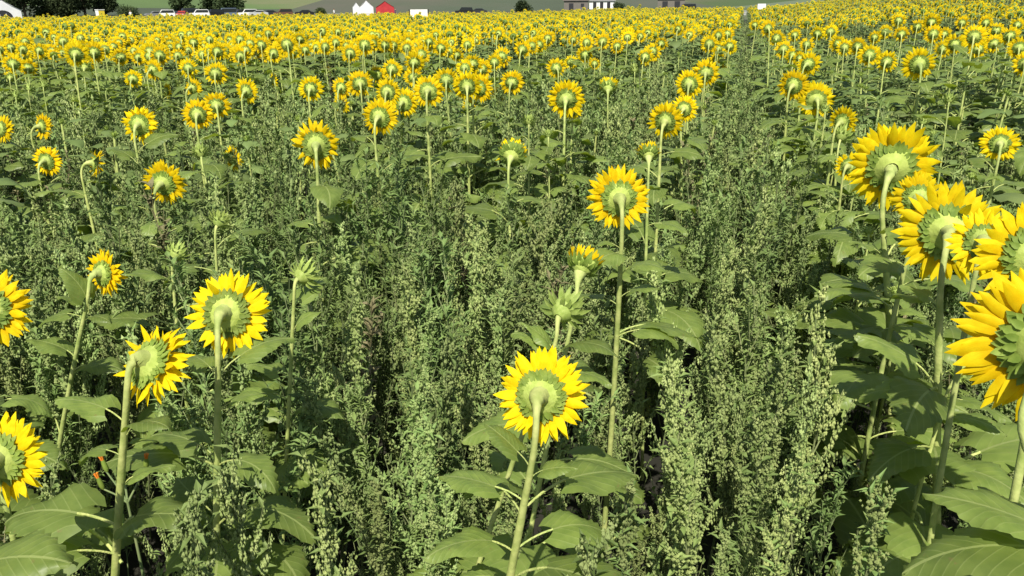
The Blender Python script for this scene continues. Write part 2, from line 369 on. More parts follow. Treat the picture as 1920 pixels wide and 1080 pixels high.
GROUP = 'sunflowers standing in rows in the field'
def sunflower(center, n, D, style, rg, lod=0, nleaf=9, label=None, base=None, leafscale=1.0, neck=.36, leafpx=None, stem_r=None, lstart=.97):
    """center: middle of the flower head; n: direction the face looks; D: diameter"""
    nh = Vector((n.x, n.y, 0))
    nh = nh.normalized() if nh.length > .2 else Vector((0, 1, 0))
    at = center - n * D * (.13 if style in ('open', 'ragged') else .24)
    nk = D * neck * (max(.15, math.cos(math.asin(max(-1, min(1, n.z))))) if style != 'bud' else .8)
    top = at - nh * nk; top.z = at.z - D * (.12 + .3 * max(0, n.z)) + min(0, n.z) * -.10 * D
    if base is None:
        base = Vector((top.x + rg.gauss(0, .04), top.y + rg.gauss(0, .04), 0)); base.z = gz(base.x, base.y)
    e = mkobj('sunflower', None, loc=base)
    e.empty_display_size = .1
    loc = lambda p: p - base
    r = stem_r or (.0035 + D * .026)
    s1 = top - Vector((0, 0, D * .45))
    pts = []; rad = []
    m = 9 if lod == 0 else 5
    b1 = base.lerp(s1, .5) + Vector((rg.gauss(0, .018), rg.gauss(0, .018), 0))
    for i in range(m):
        t = i / m
        pts.append(loc(base * (1 - t) ** 2 + b1 * 2 * t * (1 - t) + s1 * t * t)); rad.append(r * (1.18 - .28 * t))
    m2 = 9 if lod == 0 else 5
    d1 = (s1 - b1).normalized()
    for i in range(m2 + 1):
        t = i / m2
        pts.append(loc(bez(s1, s1 + d1 * D * .42, at - n * nk * .75 , at + n * D * .02, t)))
        rad.append(r * (.74 + .0 * t + (2.2 if style != 'bud' else .8) * max(0, t - .5) ** 1.5 * 2.2))
    sm = MB(); sm.tube(pts, rad, 10 if lod == 0 else 6, 0, False)
    mkobj('stem', sm.mesh('stem', [M_STEM]), e)
    q = n.to_track_quat('Z', 'Y') @ Quaternion((0, 0, 1), rg.uniform(0, 6.28))
    rec, br, pe = rg.choice(HEADS[style, lod])
    h = mkobj('flower_head', rec, e, mtx=Matrix.LocRotScale(loc(center), q, Vector((D * rg.uniform(.94, 1.05), D * rg.uniform(.94, 1.05), D))))
    mkobj('bracts', br, h); 
    if len(pe.polygons): mkobj('petals', pe, h)
    az = rg.uniform(0, 6.28)
    H = s1.z - base.z
    for k in range(nleaf):
        t = lstart - (k / max(1, nleaf - 1)) * (.80 if center.y < 3 else .62) + rg.uniform(-.02, .02)
        if H < .3: continue
        p = loc(base * (1 - t) ** 2 + b1 * 2 * t * (1 - t) + s1 * t * t)
        big = (.115 + .10 * min(1, (1 - t) * 2.2)) * leafscale * rg.uniform(.85, 1.25) * (.75 + D * 1.3)
        mkobj('leaf', rg.choice(LEAVES if lod == 0 else LEAVES1), e, loc=p, rot=(rg.gauss(0, .13), rg.gauss(.0, .18), az), scale=(big, big, big))
        az += 2.4 + rg.gauss(0, .3)
    for (ax, ay, bx, by, dd) in leafpx or ():
        ra, rb = ray(ax, ay), ray(bx, by)
        ty = top.y + (base.y - top.y) * .5
        A = C0 + ra * (ty / ra.y)
        tt = max(0, min(1, (A.z - base.z) / (s1.z - base.z))); A2 = base * (1 - tt) ** 2 + b1 * 2 * tt * (1 - tt) + s1 * tt * tt
        B = C0 + rb * ((A2.y - dd) / rb.y); v = B - A2; hz = math.hypot(v.x, v.y)
        if hz < .02: continue
        s_ = min(.235, v.length / 1.35)
        mkobj('leaf', rg.choice(LEAVES), e, loc=loc(A2 - Vector((0, 0, s_ * .25))), rot=(rg.gauss(0, .1), -math.atan2(v.z * .5, hz), math.atan2(v.y, v.x)), scale=s_)
    tag(e, label, 'sunflower', GROUP)
    return e

# ------------------------------------------------------------ heads measured in the photograph
ROWS = [.57 + .76 * k for k in range(12, -1, -1)] + [-.31 - .76 * k for k in range(16)]
# x, y, diameter (px), turn right (deg), extra tilt up (deg), style, label
HERO = [
 (1015, 742, 178, 4, 8, 'open', 'large sunflower bottom centre with thick pale stem, seen from behind'),
 (427, 588, 156, 27, 4, 'open', 'sunflower at left, pale curved neck in front of its round back', ),
 (284, 682, 172, 58, -12, 'ragged', 'drooping sunflower at left, neck bent over like a hook'),
 (2, 862, 165, 42, 0, 'open', 'sunflower cut by the left edge near the bottom corner'),
 (-22, 578, 142, 35, 0, 'open', 'sunflower cut by the left edge, above the bottom corner one'),
 (195, 512, 88, 60, 0, 'open', 'side-on sunflower on a tall pale stem at left, facing right'),
 (571, 515, 60, 48, 25, 'bud', 'tall green bud on a long stem right of the hooked-neck sunflowers'),
 (332, 475, 44, 35, 45, 'bud', 'small spiky green bud, lower of two buds at left'),
 (413, 414, 42, 50, 45, 'bud', 'small spiky green bud, upper of two buds at left'),
 (307, 343, 80, 28, 0, 'open', 'sunflower alone in the weeds at left, just above the two green buds'),
 (593, 272, 92, 4, 6, 'ragged', 'ragged sunflower with a bent top petal, left of centre'),
 (262, 234, 68, 22, 4, 'ragged', 'sunflower with orange right-hand petals above the lone left one'),
 (371, 215, 57, 8, 5, 'open', 'front flower of an overlapping pair at upper left'),
 (406, 198, 52, 12, 5, 'open', 'rear flower of an overlapping pair at upper left'),
 (463, 171, 47, 30, 3, 'open', 'sunflower turned slightly right, next to the overlapping pair'),
 (1160, 371, 114, 4, 6, 'open', 'round sunflower on a straight pale stem right of centre'),
 (1094, 496, 84, 20, 42, 'cup', 'half-open cupped sunflower with upright petals below the round one'),
 (1058, 580, 80, 20, 40, 'bud', 'large green bud behind the large bottom centre sunflower'),
 (943, 645, 34, 10, 60, 'bud', 'tiny green bud at left of the large centre sunflower'),
 (960, 290, 64, 5, 35, 'cup', 'cupped sunflower opening upwards at upper centre'),
 (1216, 288, 50, 0, 40, 'cup', 'small cupped sunflower above the round sunflower right of centre'),
 (1293, 290, 30, 0, 50, 'bud', 'yellow-green bud right of the small cupped sunflower'),
 (1140, 164, 42, 0, 30, 'cup', 'small cupped sunflower by the row at upper centre'),
 (1062, 185, 70, 2, 5, 'open', 'full round sunflower standing clear at upper centre'),
 (1073, 207, 38, 8, 15, 'open', 'small flower tucked under the clear round sunflower at upper centre'),
 (992, 227, 26, 0, 50, 'bud', 'bare green bud between the cupped and the round upper-centre sunflowers'),
 (1028, 252, 20, 0, 60, 'bud', 'tiny bud on a bare stem at upper centre'),
 (1672, 312, 158, -3, 4, 'open', 'large ragged-petalled sunflower at upper right with a shaded stem'),
 (1778, 436, 180, -4, 2, 'open', 'largest whole sunflower of the right-hand row'),
 (1722, 372, 92, 0, 3, 'open', 'sunflower peeping between the two large right-hand ones'),
 (1845, 455, 118, 4, 0, 'open', 'sunflower partly hidden right of the largest right-hand one'),
 (1935, 480, 190, -15, 0, 'open', 'sunflower cut by the right edge, above the closest one'),
 (1968, 645, 315, -14, 0, 'open', 'closest sunflower, big petals reaching in from the right edge'),
 (1592, 312, 52, 20, 0, 'open', 'small sunflower half hidden left of the upper large right-hand one'),
 (1578, 254, 40, 15, 30, 'bud', 'green bud under the right-row flowers at upper right'),
 (1580, 228, 56, 30, 4, 'open', 'right-row flower turned right, just above a green bud'),
 (1530, 187, 68, 4, 5, 'open', 'round sunflower leading the right-hand row along the gap'),
 (1488, 160, 56, 12, 4, 'open', 'right-row flower just left of the round leading one'),
 (1516, 120, 46, 12, 4, 'open', 'right-row flower above the round leading one'),
 (1547, 205, 22, 0, 40, 'bud', 'small bud beside the round leading flower of the right row'),
 (1875, 270, 68, 0, 6, 'open', 'solitary round sunflower near the right edge'),
 (1723, 120, 60, 2, 6, 'open', 'broad sunflower on a clear tall stem at upper right'),
 (1780, 186, 24, 0, 50, 'bud', 'green bud standing under the upper right flowers'),
 (1731, 228, 22, 0, 50, 'bud', 'green bud above the large ragged right-hand sunflower'),
 (1248, 227, 66, 4, 4, 'open', 'nearest whole flower of the row left of the gap at upper right'),
 (1283, 204, 48, 6, 4, 'open', 'flower just behind the nearest left-of-gap row flower'),
 (1293, 158, 52, 4, 4, 'open', 'left-of-gap row flower in front of another round one'),
 (1323, 137, 54, 4, 4, 'open', 'round flower overlapping its left neighbour beside the gap'),
 (3, 242, 50, 45, 0, 'open', 'small sunflower cut by the left edge at upper left'),
 (80, 237, 48, 62, -5, 'open', 'side-on sunflower at upper left facing right'),
 (88, 302, 56, 45, 0, 'open', 'half-turned sunflower below the side-on one at upper left'),
 (134, 293, 34, 72, 0, 'open', 'narrow edge-on flower at left beside a bent neck'),
 (180, 307, 56, 72, -5, 'ragged', 'edge-on orange flower on a bent white neck at left'),
 (437, 297, 46, 50, 5, 'open', 'small half-turned flower between the bud and ragged sunflower'),
 (376, 285, 34, 10, 50, 'bud', 'green bud left of a small half-turned flower'),
 (712, 219, 66, 26, 4, 'open', 'front flower of the cluster at upper centre-left'),
 (757, 193, 54, 20, 0, 'open', 'second flower from the front in the upper centre-left cluster'),
 (727, 173, 52, 10, 10, 'open', None), (803, 171, 62, 0, 5, 'open', 'round sunflower in the middle of the upper centre cluster'),
 (837, 151, 48, 6, 4, 'open', None), (876, 162, 56, 8, 4, 'open', 'round flower at right of the upper centre cluster'),
 (900, 165, 50, 30, 0, 'open', None), (880, 200, 30, 30, 0, 'ragged', None),
 (675, 157, 50, 4, 5, 'open', None), (708, 140, 36, 20, 5, 'open', None), (735, 130, 40, 6, 4, 'open', None),
 (640, 165, 40, 20, 0, 'open', None), (640, 196, 36, 30, 0, 'open', None),
 (775, 145, 36, 5, 4, 'open', None), (887, 120, 40, 5, 10, 'open', None), (903, 130, 40, 10, 4, 'open', None), (872, 128, 36, 10, 4, 'open', None),
 (777, 117, 40, 4, 4, 'open', None), (790, 103, 36, 8, 4, 'open', None), (763, 90, 30, 4, 4, 'open', None), (805, 78, 28, 8, 4, 'open', None), (827, 90, 32, 10, 4, 'open', None), (842, 96, 28, 15, 4, 'ragged', None), (857, 103, 28, 8, 4, 'open', None),
 (941, 107, 40, 8, 4, 'open', None), (927, 117, 32, 8, 4, 'open', None), (960, 155, 46, 14, 4, 'open', None), (938, 175, 34, 10, 6, 'open', None), (985, 184, 18, 20, 20, 'cup', None),
 (980, 93, 36, 15, 4, 'open', None), (997, 87, 32, 15, 4, 'open', None), (1012, 84, 30, 15, 4, 'open', None), (1022, 77, 28, 15, 4, 'open', None),
 (1043, 128, 38, 4, 4, 'open', None), (1070, 117, 28, 6, 4, 'open', None), (1097, 103, 34, 6, 4, 'open', None), (1115, 120, 24, 6, 4, 'ragged', None), (1100, 80, 30, 6, 4, 'open', None), (1130, 78, 32, 8, 4, 'open', None), (1157, 87, 28, 8, 4, 'open', None), (1180, 68, 26, 8, 4, 'open', None),
 (1210, 107, 34, 8, 4, 'open', None), (1224, 97, 34, 8, 4, 'open', None), (1190, 130, 22, 0, 40, 'bud', None), (1240, 82, 26, 8, 4, 'open', None),
 (1347, 113, 36, 4, 4, 'open', None), (1330, 83, 34, 4, 4, 'open', None), (1347, 67, 28, 4, 4, 'open', None), (1364, 64, 28, 4, 4, 'open', None), (1368, 87, 30, 4, 4, 'open', None), (1347, 91, 28, 4, 4, 'open', None), (1345, 128, 34, 4, 4, 'open', None),
 (657, 100, 36, 6, 4, 'open', None), (680, 90, 30, 6, 4, 'open', None), (698, 82, 34, 6, 4, 'open', None), (722, 84, 30, 6, 4, 'open', None), (737, 85, 30, 6, 4, 'open', None),
 (583, 167, 48, 12, 4, 'open', None), (405, 138, 44, 6, 4, 'open', None), (354, 128, 38, 4, 4, 'open', None), (451, 106, 35, 2, 4, 'open', None), (490, 85, 32, 4, 4, 'open', None), (478, 118, 22, 0, 30, 'cup', None),
 (250, 148, 36, 20, 4, 'open', None), (287, 131, 38, 32, 4, 'open', None), (362, 165, 40, 60, 0, 'open', None), (160, 126, 32, 10, 20, 'cup', None),
 (25, 120, 38, 6, 4, 'open', None), (53, 127, 34, 14, 4, 'open', None), (44, 103, 30, 10, 4, 'open', None), (185, 93, 34, 10, 4, 'open', None), (227, 107, 34, 14, 4, 'open', None), (153, 88, 28, 10, 4, 'open', None), (132, 86, 26, 10, 4, 'open', None), (14, 85, 26, 10, 4, 'open', None),
 (20, 145, 24, 10, 20, 'cup', None), (281, 97, 34, 10, 4, 'open', None), (300, 104, 36, 10, 4, 'open', None), (363, 80, 30, 10, 4, 'open', None), (408, 97, 36, 16, 4, 'open', None), (336, 88, 28, 10, 4, 'open', None), (213, 88, 28, 10, 4, 'open', None),
 (503, 63, 24, 10, 4, 'open', None), (540, 68, 26, 10, 4, 'open', None), (563, 73, 26, 10, 4, 'open', None), (610, 88, 30, 10, 4, 'open', None), (573, 94, 26, 10, 4, 'open', None), (550, 97, 28, 10, 4, 'open', None), (630, 80, 28, 10, 4, 'open', None),
 (82, 160, 18, 10, 40, 'bud', None), (202, 165, 22, 30, 30, 'bud', None), (313, 171, 28, 65, 0, 'open', None), (138, 188, 18, 10, 40, 'bud', None), (30, 178, 20, 10, 40, 'bud', None), (513, 150, 28, 62, 0, 'open', None), (613, 132, 16, 30, 20, 'cup', None), (473, 227, 16, 10, 50, 'bud', None), (55, 165, 20, 10, 40, 'bud', None), (640, 205, 24, 40, 0, 'open', None),
 (1440, 53, 30, -4, 4, 'open', None), (1456, 72, 34, -2, 4, 'open', None), (1469, 93, 36, -2, 4, 'open', None), (1487, 104, 32, 4, 4, 'open', None), (1500, 110, 28, 4, 4, 'open', None),
 (1557, 60, 30, 0, 4, 'open', None), (1533, 63, 28, 0, 4, 'open', None), (1571, 83, 34, 0, 4, 'open', None), (1584, 90, 32, 0, 4, 'open', None), (1608, 87, 32, 0, 4, 'open', None), (1630, 104, 42, 0, 4, 'open', None), (1663, 116, 42, 2, 4, 'open', None),
 (1768, 92, 34, 0, 4, 'open', None), (1790, 83, 38, 0, 4, 'open', None), (1750, 64, 34, 0, 4, 'open', None), (1770, 64, 28, 0, 4, 'open', None), (1827, 69, 46, 4, 4, 'open', None), (1834, 92, 36, 0, 4, 'open', None), (1863, 82, 36, 0, 4, 'open', None), (1893, 67, 36, 0, 4, 'open', None), (1911, 90, 42, 0, 4, 'open', None), (1922, 120, 46, -8, 4, 'open', None),
 (1685, 39, 28, 0, 4, 'open', None), (1747, 41, 32, 0, 4, 'open', None), (1690, 64, 30, 0, 4, 'open', None), (1720, 50, 28, 0, 4, 'open', None), (1804, 43, 26, 0, 4, 'open', None), (1848, 43, 28, 0, 4, 'open', None), (1868, 57, 30, 0, 4, 'open', None), (1908, 47, 28, 0, 4, 'open', None), (1660, 60, 26, 0, 4, 'open', None), (1640, 70, 26, 0, 4, 'open', None),
 (1513, 84, 28, 0, 4, 'open', None), (1490, 66, 26, 0, 4, 'open', None), (1415, 47, 22, 0, 4, 'open', None),
]
FOOT = {(1015, 742): (955, 1078), (427, 588): (410, 985), (284, 682): (229, 1030), (571, 515): (535, 960), (195, 512): (156, 650),
        (1672, 312): (1664, 640), (1778, 436): (1768, 700), (1968, 645): (2180, 1080), (1160, 371): (1155, 560), (1058, 580): (1030, 660), (2, 862): (-60, 1080), (1094, 496): (1062, 640)}
# leaves measured in the photograph: where the stalk leaves the stem, where the tip is, how much nearer (+) or farther the tip points (m)
LEAFPX = {(1015, 742): [(957, 905, 832, 920, .0), (948, 1000, 812, 968, .08), (978, 872, 1064, 842, 0), (962, 1035, 1185, 1045, .06), (965, 985, 1150, 950, -.08), (972, 900, 1180, 862, -.15), (950, 1065, 862, 1055, .05), (975, 815, 915, 782, -.02), (960, 930, 880, 880, -.12)],
  (284, 682): [(226, 765, 120, 722, 0), (232, 790, 302, 765, .03), (229, 838, 148, 842, 0), (230, 835, 284, 832, -.05), (228, 950, 32, 990, .02), (222, 1010, 0, 1050, .12), (232, 895, 330, 862, -.05), (236, 960, 378, 938, .03), (225, 1010, 60, 1010, -.1)],
  (427, 588): [(398, 835, 284, 792, 0), (403, 842, 522, 872, .03), (400, 752, 492, 722, -.05), (404, 950, 325, 900, -.05), (408, 945, 556, 905, .02), (412, 1010, 572, 1010, .06), (405, 1000, 300, 1060, .1), (399, 690, 350, 650, -.04), (412, 985, 480, 1080, .12)],
  (571, 515): [(537, 765, 640, 740, 0), (536, 835, 612, 905, .05), (540, 700, 470, 668, 0), (545, 620, 578, 560, -.03)],
  (195, 512): [(154, 660, 48, 612, 0), (156, 560, 112, 545, 0), (157, 585, 205, 600, .02), (156, 520, 130, 480, 0)],
  (1968, 645): [(1985, 1010, 1650, 985, .04), (2020, 985, 1755, 962, -.04)],
  (1778, 436): [(1768, 700, 1640, 585, -.05), (1772, 640, 1700, 612, 0), (1768, 690, 1860, 640, .02), (1766, 740, 1640, 690, .05), (1772, 560, 1700, 520, -.05), (1766, 770, 1880, 760, .1)],
  (1672, 312): [(1665, 610, 1500, 578, 0), (1668, 540, 1556, 500, 0), (1666, 700, 1520, 690, .05), (1668, 470, 1600, 440, -.05), (1668, 580, 1730, 560, .05)],
  (1160, 371): [(1157, 500, 1244, 466, .03), (1156, 545, 1232, 520, .0), (1157, 610, 1275, 605, .0), (1158, 455, 1116, 438, 0), (1155, 555, 1070, 540, 0)],
  (1058, 580): [(1032, 640, 970, 600, 0), (1036, 620, 1150, 610, .03), (1034, 690, 1140, 720, .02), (1030, 625, 990, 575, 0)],
  (943, 645): [(945, 660, 885, 685, .0), (945, 670, 1000, 650, 0)],
  (593, 272): [(587, 420, 540, 410, 0), (587, 400, 640, 430, .05)]}
rg = random.Random(5)
plants = []      # (row index, y, label, kwargs)
DP = {'open': .218, 'ragged': .218, 'cup': .17, 'bud': .11}
for hi, (px, py, s, yw, el, st, lab) in enumerate(HERO):
    d = ray(px, py); best = None
    for ri, X in enumerate(ROWS):
        if abs(d.x) < 1e-4: continue
        t = X / d.x
        if t < .9 or t > 40: continue
        z = CAM_H + t * d.z; D = s * t / F
        g = gz(X, t * d.y)
        sc = ((z - g - 1.36) / .2) ** 2 + ((D - DP[st]) / (DP[st] * .18)) ** 2
        if best is None or sc < best[0]: best = (sc, ri, t, D)
    t0 = DP[st] * F / s; z0 = CAM_H + t0 * d.z
    if best is None or best[0] > 7: # between rows: follow size alone
        X = t0 * d.x; ri = min(range(len(ROWS)), key=lambda i: abs(ROWS[i] - X)); best = (0, ri, t0, DP[st])
    t, D = best[2], best[3] * 1.05
    c = C0 + d * t
    hd = Vector((d.x, d.y, 0)).normalized(); down = math.atan2(d.z, math.hypot(d.x, d.y))
    az = Matrix.Rotation(R(-yw + rg.gauss(0, 6)), 3, 'Z') @ hd
    e_ = down + R(el + 4 + rg.gauss(0, 5))
    n = Vector((az.x * math.cos(e_), az.y * math.cos(e_), math.sin(e_)))
    bs = None
    if (px, py) in FOOT:
        fx, fy = FOOT[px, py]; r2 = ray(fx, fy); tp = c - Vector((n.x, n.y, 0)).normalized() * D * .3 - Vector((0, 0, D * .3))
        q = C0 + r2 * (tp.y / r2.y); k = (tp.z) / (tp.z - q.z); bs = tp + (q - tp) * k; bs.z = 0
    plants.append(dict(ri=best[1], c=c, n=n, D=D, st=st, lab=lab, t=t, hero=True, base=bs, key=(px, py)))

# ------------------------------------------------------------ the rest of the field
TH = [(-600, 118), (0, 114), (450, 108), (640, 96), (900, 84), (1250, 68), (1350, 56), (1410, 44), (1450, 46), (1600, 46), (1690, 34), (1920, 34), (2600, 34)]
def thresh(x):
    for (a, b), (c, d) in zip(TH, TH[1:]):
        if a <= x <= c: return b + (d - b) * (x - a) / (c - a)
    return 60
EDGE = 113
gen = []; far = []; side_ = []
rgf = random.Random(9)
k = -1
allrows = [(.57 + .76 * i, i) for i in range(70)] + [(-.31 - .76 * i, -i - 1) for i in range(150)]
for X, rid in allrows:
    y = .6 + rgf.random()
    while y < EDGE:
        y += rgf.uniform(.16, .34) * (1 if y < 22 else 1.2 if y < 34 else 2.5 if y < 60 else 6)
        x = X + rgf.gauss(0, .035)
        if math.hypot(x, y) > EDGE + 3 * math.sin(x * .3): continue
        h = 1.36 + .10 * noise.noise((x * .35, y * .35, 1.1)) + rgf.gauss(0, .075 + .0012 * min(y, 50))
        g = gz(x, y)
        p = proj((x, y, g + h))
        if p is None: continue
        if p[0] < -900 or p[0] > 2700: continue
        inframe = -60 < p[0] < 1980
        if inframe:
            if p[1] > thresh(p[0]): continue
            gen.append((p[2], x, y, g, h))
        elif p[2] > 2.2:
            if p[1] < thresh(p[0]) or rgf.random() < .45: far.append((p[2], x, y, g, h))
gen.sort()
rgl = random.Random(21)
for k_ in range(6):
    y = 2.1 + k_ * .5
    while y < (7.5 if k_ < 3 else 9):
        x = .57 + .76 * k_ + rgl.gauss(0, .05); h = rgl.uniform(.92, 1.14)
        pj = proj((x, y, h))
        if pj and pj[0] < 1990:
            plants.append(dict(ri=None, c=Vector((x, y, h)), n=Vector((rgl.gauss(0, .4), rgl.gauss(.3, .4), 1)).normalized(), D=rgl.uniform(.05, .075), st='bud', lab=None, t=pj[2], hero=False, leafy=True))
        y += rgl.uniform(.42, .8)
print('leafy', len([p for p in plants if p.get('leafy')]))
NIND = 300 - len(plants)
for (t, x, y, g, h) in gen[:NIND]:
    c = Vector((x, y, g + h)); d = (c - C0); hd = Vector((d.x, d.y, 0)).normalized()
    az = Matrix.Rotation(R(-rg.gauss(7, 9)), 3, 'Z') @ hd; e_ = R(rg.gauss(-2, 7))
    n = Vector((az.x * math.cos(e_), az.y * math.cos(e_), math.sin(e_)))
    rr = [.57 + .76 * i for i in range(80)]
    plants.append(dict(ri=None, c=c, n=n, D=rg.uniform(.20, .255), st='ragged' if rg.random() < .12 else 'open', lab=None, t=t, hero=False))
far += gen[NIND:]
def rowid(x):
    return round((x - .57) / .76) if x > .15 else -1 - round((-.31 - x) / .76)
byrow = {}
for p in plants:
    p['rid'] = rowid(p['c'].x); byrow.setdefault(p['rid'], []).append(p)
ORD = ['', 'first', 'second', 'third', 'fourth', 'fifth', 'sixth', 'seventh', 'eighth', 'ninth', 'tenth', 'eleventh', 'twelfth', 'thirteenth', 'fourteenth', 'fifteenth', 'sixteenth', 'seventeenth', 'eighteenth', 'nineteenth', 'twentieth']
def o_(i):
    if i <= 20: return ORD[i]
    return ['', '', 'twenty', 'thirty', 'forty'][i // 10] + ('-' + ORD[i % 10] if i % 10 else 'th')
for rid, ps in byrow.items():
    ps.sort(key=lambda p: p['t'])
    for i, p in enumerate(ps):
        if p['lab']: continue
        kind = 'leafy sunflower with a closed bud' if p.get('leafy') else {'open': 'sunflower back' if p['D'] < .22 else 'broad sunflower back', 'ragged': 'ragged-petalled sunflower', 'cup': 'half-open sunflower', 'bud': 'green sunflower bud'}[p['st']]
        sd = 'right' if rid >= 0 else 'left'; q = rid + 1 if rid >= 0 else -rid
        p['lab'] = f"{kind}, {o_(i + 1)} along the {o_(q)} row {sd} of the weedy gap"
for i, p in enumerate(plants):
    near = p['t'] < 6.5
    rgp = random.Random(1000 + i)
    nl = 12 if p['t'] < 3.5 else 10 if near else 9
    if p['rid'] >= 0 and near: nl += 3
    if p.get('leafy'): nl = 13
    if LEAFPX.get(p.get('key')): nl = 0 if p['t'] < 1.7 else 5 if p['t'] < 2.6 else 7
    st = p['st']
    sunflower(p['c'], p['n'], p['D'], st, rgp, 0 if near else 1, nl, p['lab'], lstart=.6 if p.get('key') in ((1935, 480), (1845, 455)) else .97, base=p.get('base'), leafpx=LEAFPX.get(p.get('key')), leafscale=(.82 if p['t'] < 2.6 else 1) * (1.4 if p.get('leafy') else 1.08 if st != 'bud' else 1.15) * (1.12 if p['rid'] >= 0 else 1.08), neck=.36 if st != 'bud' else .3)

# ------------------------------------------------------------ instancing for what nobody could count
hidden = {}
def scatter(name, protos, pts, label, cat):
    """protos: list of meshes; pts: (x, y, z, rx, ry, rz, scale, idx)"""
    c = bpy.data.collections.new('kinds_of_' + name)
    for i, me in enumerate(protos):
        c.objects.link(bpy.data.objects.new('%s_kind_%02d' % (name, i), me))
    me = bpy.data.meshes.new(name); me.from_pydata([p[:3] for p in pts], [], [])
    a = me.attributes.new('rot', 'FLOAT_VECTOR', 'POINT'); a.data.foreach_set('vector', [v for p in pts for v in p[3:6]])
    a = me.attributes.new('scl', 'FLOAT', 'POINT'); a.data.foreach_set('value', [p[6] for p in pts])
    a = me.attributes.new('idx', 'INT', 'POINT'); a.data.foreach_set('value', [p[7] for p in pts])
    o = mkobj(name, me); tag(o, label, cat, kind='stuff')
    ng = bpy.data.node_groups.new('scatter_' + name, 'GeometryNodeTree')
    ng.interface.new_socket('Geometry', in_out='INPUT', socket_type='NodeSocketGeometry')
    ng.interface.new_socket('Geometry', in_out='OUTPUT', socket_type='NodeSocketGeometry')
    N, L = ng.nodes, ng.links
    gi, go = N.new('NodeGroupInput'), N.new('NodeGroupOutput')
    ip = N.new('GeometryNodeInstanceOnPoints'); ci = N.new('GeometryNodeCollectionInfo')
    ci.inputs[0].default_value = c; ci.inputs['Separate Children'].default_value = True; ci.inputs['Reset Children'].default_value = True
    def att(nm, ty):
        n = N.new('GeometryNodeInputNamedAttribute'); n.data_type = ty; n.inputs[0].default_value = nm
        return n.outputs[0]
    L.new(gi.outputs[0], ip.inputs['Points']); L.new(ci.outputs[0], ip.inputs['Instance'])
    ip.inputs['Pick Instance'].default_value = True
    L.new(att('idx', 'INT'), ip.inputs['Instance Index']); L.new(att('rot', 'FLOAT_VECTOR'), ip.inputs['Rotation']); L.new(att('scl', 'FLOAT'), ip.inputs['Scale'])
    L.new(ip.outputs[0], go.inputs[0])
    md = o.modifiers.new('scatter', 'NODES'); md.node_group = ng
    return o

def whole_plant(seed, lod):
    """one joined low-detail sunflower, height 1.36 to head centre, facing +Y"""
    rg = random.Random(seed); mb = MB()
    st = 'ragged' if seed % 5 == 0 else 'open'
    rec, br, pe = head_meshes(seed, st, lod)
    D = rg.uniform(.20, .255)
    n = Vector((rg.gauss(.12, .12), 1, rg.gauss(-.03, .12))).normalized()
    M_ = Matrix.LocRotScale(Vector((0, 0, 1.36)), n.to_track_quat('Z', 'Y'), Vector((D,) * 3))
    mb.add(rec, M_, 0 if lod == 1 else 1); mb.add(br, M_, 1); mb.add(pe, M_, 2)
    pts = [(0, -.09, 0 if lod == 1 else .6), (rg.gauss(0, .01), -.10, .7), (0, -.105, 1.24), (0, -.085, 1.33), (0, -.03, 1.352)]
    mb.tube(pts, .0095, 5 if lod == 1 else 3, 3, False)
    az = rg.uniform(0, 6)
    for k in range(10 if lod == 1 else 6):
        s = (.17 + .01 * k) * rg.uniform(.85, 1.3); z = 1.23 - k * .085
        L_ = leaf_mb(seed * 10 + k, 1 if lod == 1 else 2)
        mb.add(L_, Matrix.LocRotScale(Vector((0, -.1, z)), Euler((0, 0, az)), Vector((s,) * 3)), 4); az += 2.4 + rg.gauss(0, .3)
    return mb.mesh('sunflower_whole', [M_RECEP, M_BRACT, M_PETAL, M_STEM, M_FARLEAF], uv=True)
protos = [whole_plant(i + 1, 1) for i in range(8)] + [whole_plant(i + 21, 2) for i in range(8)]
def leafy_mesh(seed):
    rg = random.Random(seed); mb = MB()
    mb.tube([(0, 0, 0), (rg.gauss(0, .01), 0, .6), (0, 0, 1.1)], .009, 5, 3, False)
    rec, br, pe = head_meshes(seed, 'bud', 1)
    M_ = Matrix.LocRotScale(Vector((0, 0, 1.11)), Euler((rg.gauss(0, .4), rg.gauss(0, .4), 0)), Vector((.06,) * 3)); mb.add(rec, M_, 1); mb.add(br, M_, 1)
    az = rg.uniform(0, 6)
    for k in range(11):
        s = (.12 + .011 * k) * rg.uniform(.85, 1.25)
        mb.add(leaf_mb(seed * 10 + k, 1), Matrix.LocRotScale(Vector((0, 0, 1.07 - k * .06)), Euler((0, 0, az)), Vector((s,) * 3)), 4); az += 2.4 + rg.gauss(0, .3)
    return mb.mesh('sunflower_leafy', [M_RECEP, M_BRACT, M_PETAL, M_STEM, M_FARLEAF], uv=True)
protos += [leafy_mesh(i + 51) for i in range(5)]
pts = []
for (t, x, y, g, h) in far:
    s = h / 1.36 * rgf.uniform(.97, 1.03)
    a = math.atan2(-x, y)
    pts.append((x, y, g - .0, rgf.gauss(0, .05), rgf.gauss(0, .05), a * .8 - rgf.gauss(.1, .22), s, rgf.randrange(8) + (0 if t < 16 else 8)))
for X, rid in allrows:
    y = 3.5 if rid < 0 else 7.5
    while y < 26:
        y += rgf.uniform(.3, .7) * (1 if rid >= 0 else 1.15)
        x = X + rgf.gauss(0, .05); pj = proj((x, y, 1.1))
        if pj is None or not -300 < pj[0] < 2200 or pj[2] < 5.2: continue
        pts.append((x, y, gz(x, y), rgf.gauss(0, .07), rgf.gauss(0, .07), rgf.uniform(0, 6.28), rgf.uniform(.92, 1.12) if rid >= 0 else rgf.uniform(.86, 1.06), 16 + rgf.randrange(5)))
scatter('distant_sunflowers', protos, pts, 'countless far sunflowers forming the yellow band to the field edge', 'sunflowers')
print('sunflowers', len(plants), 'far', len(far))

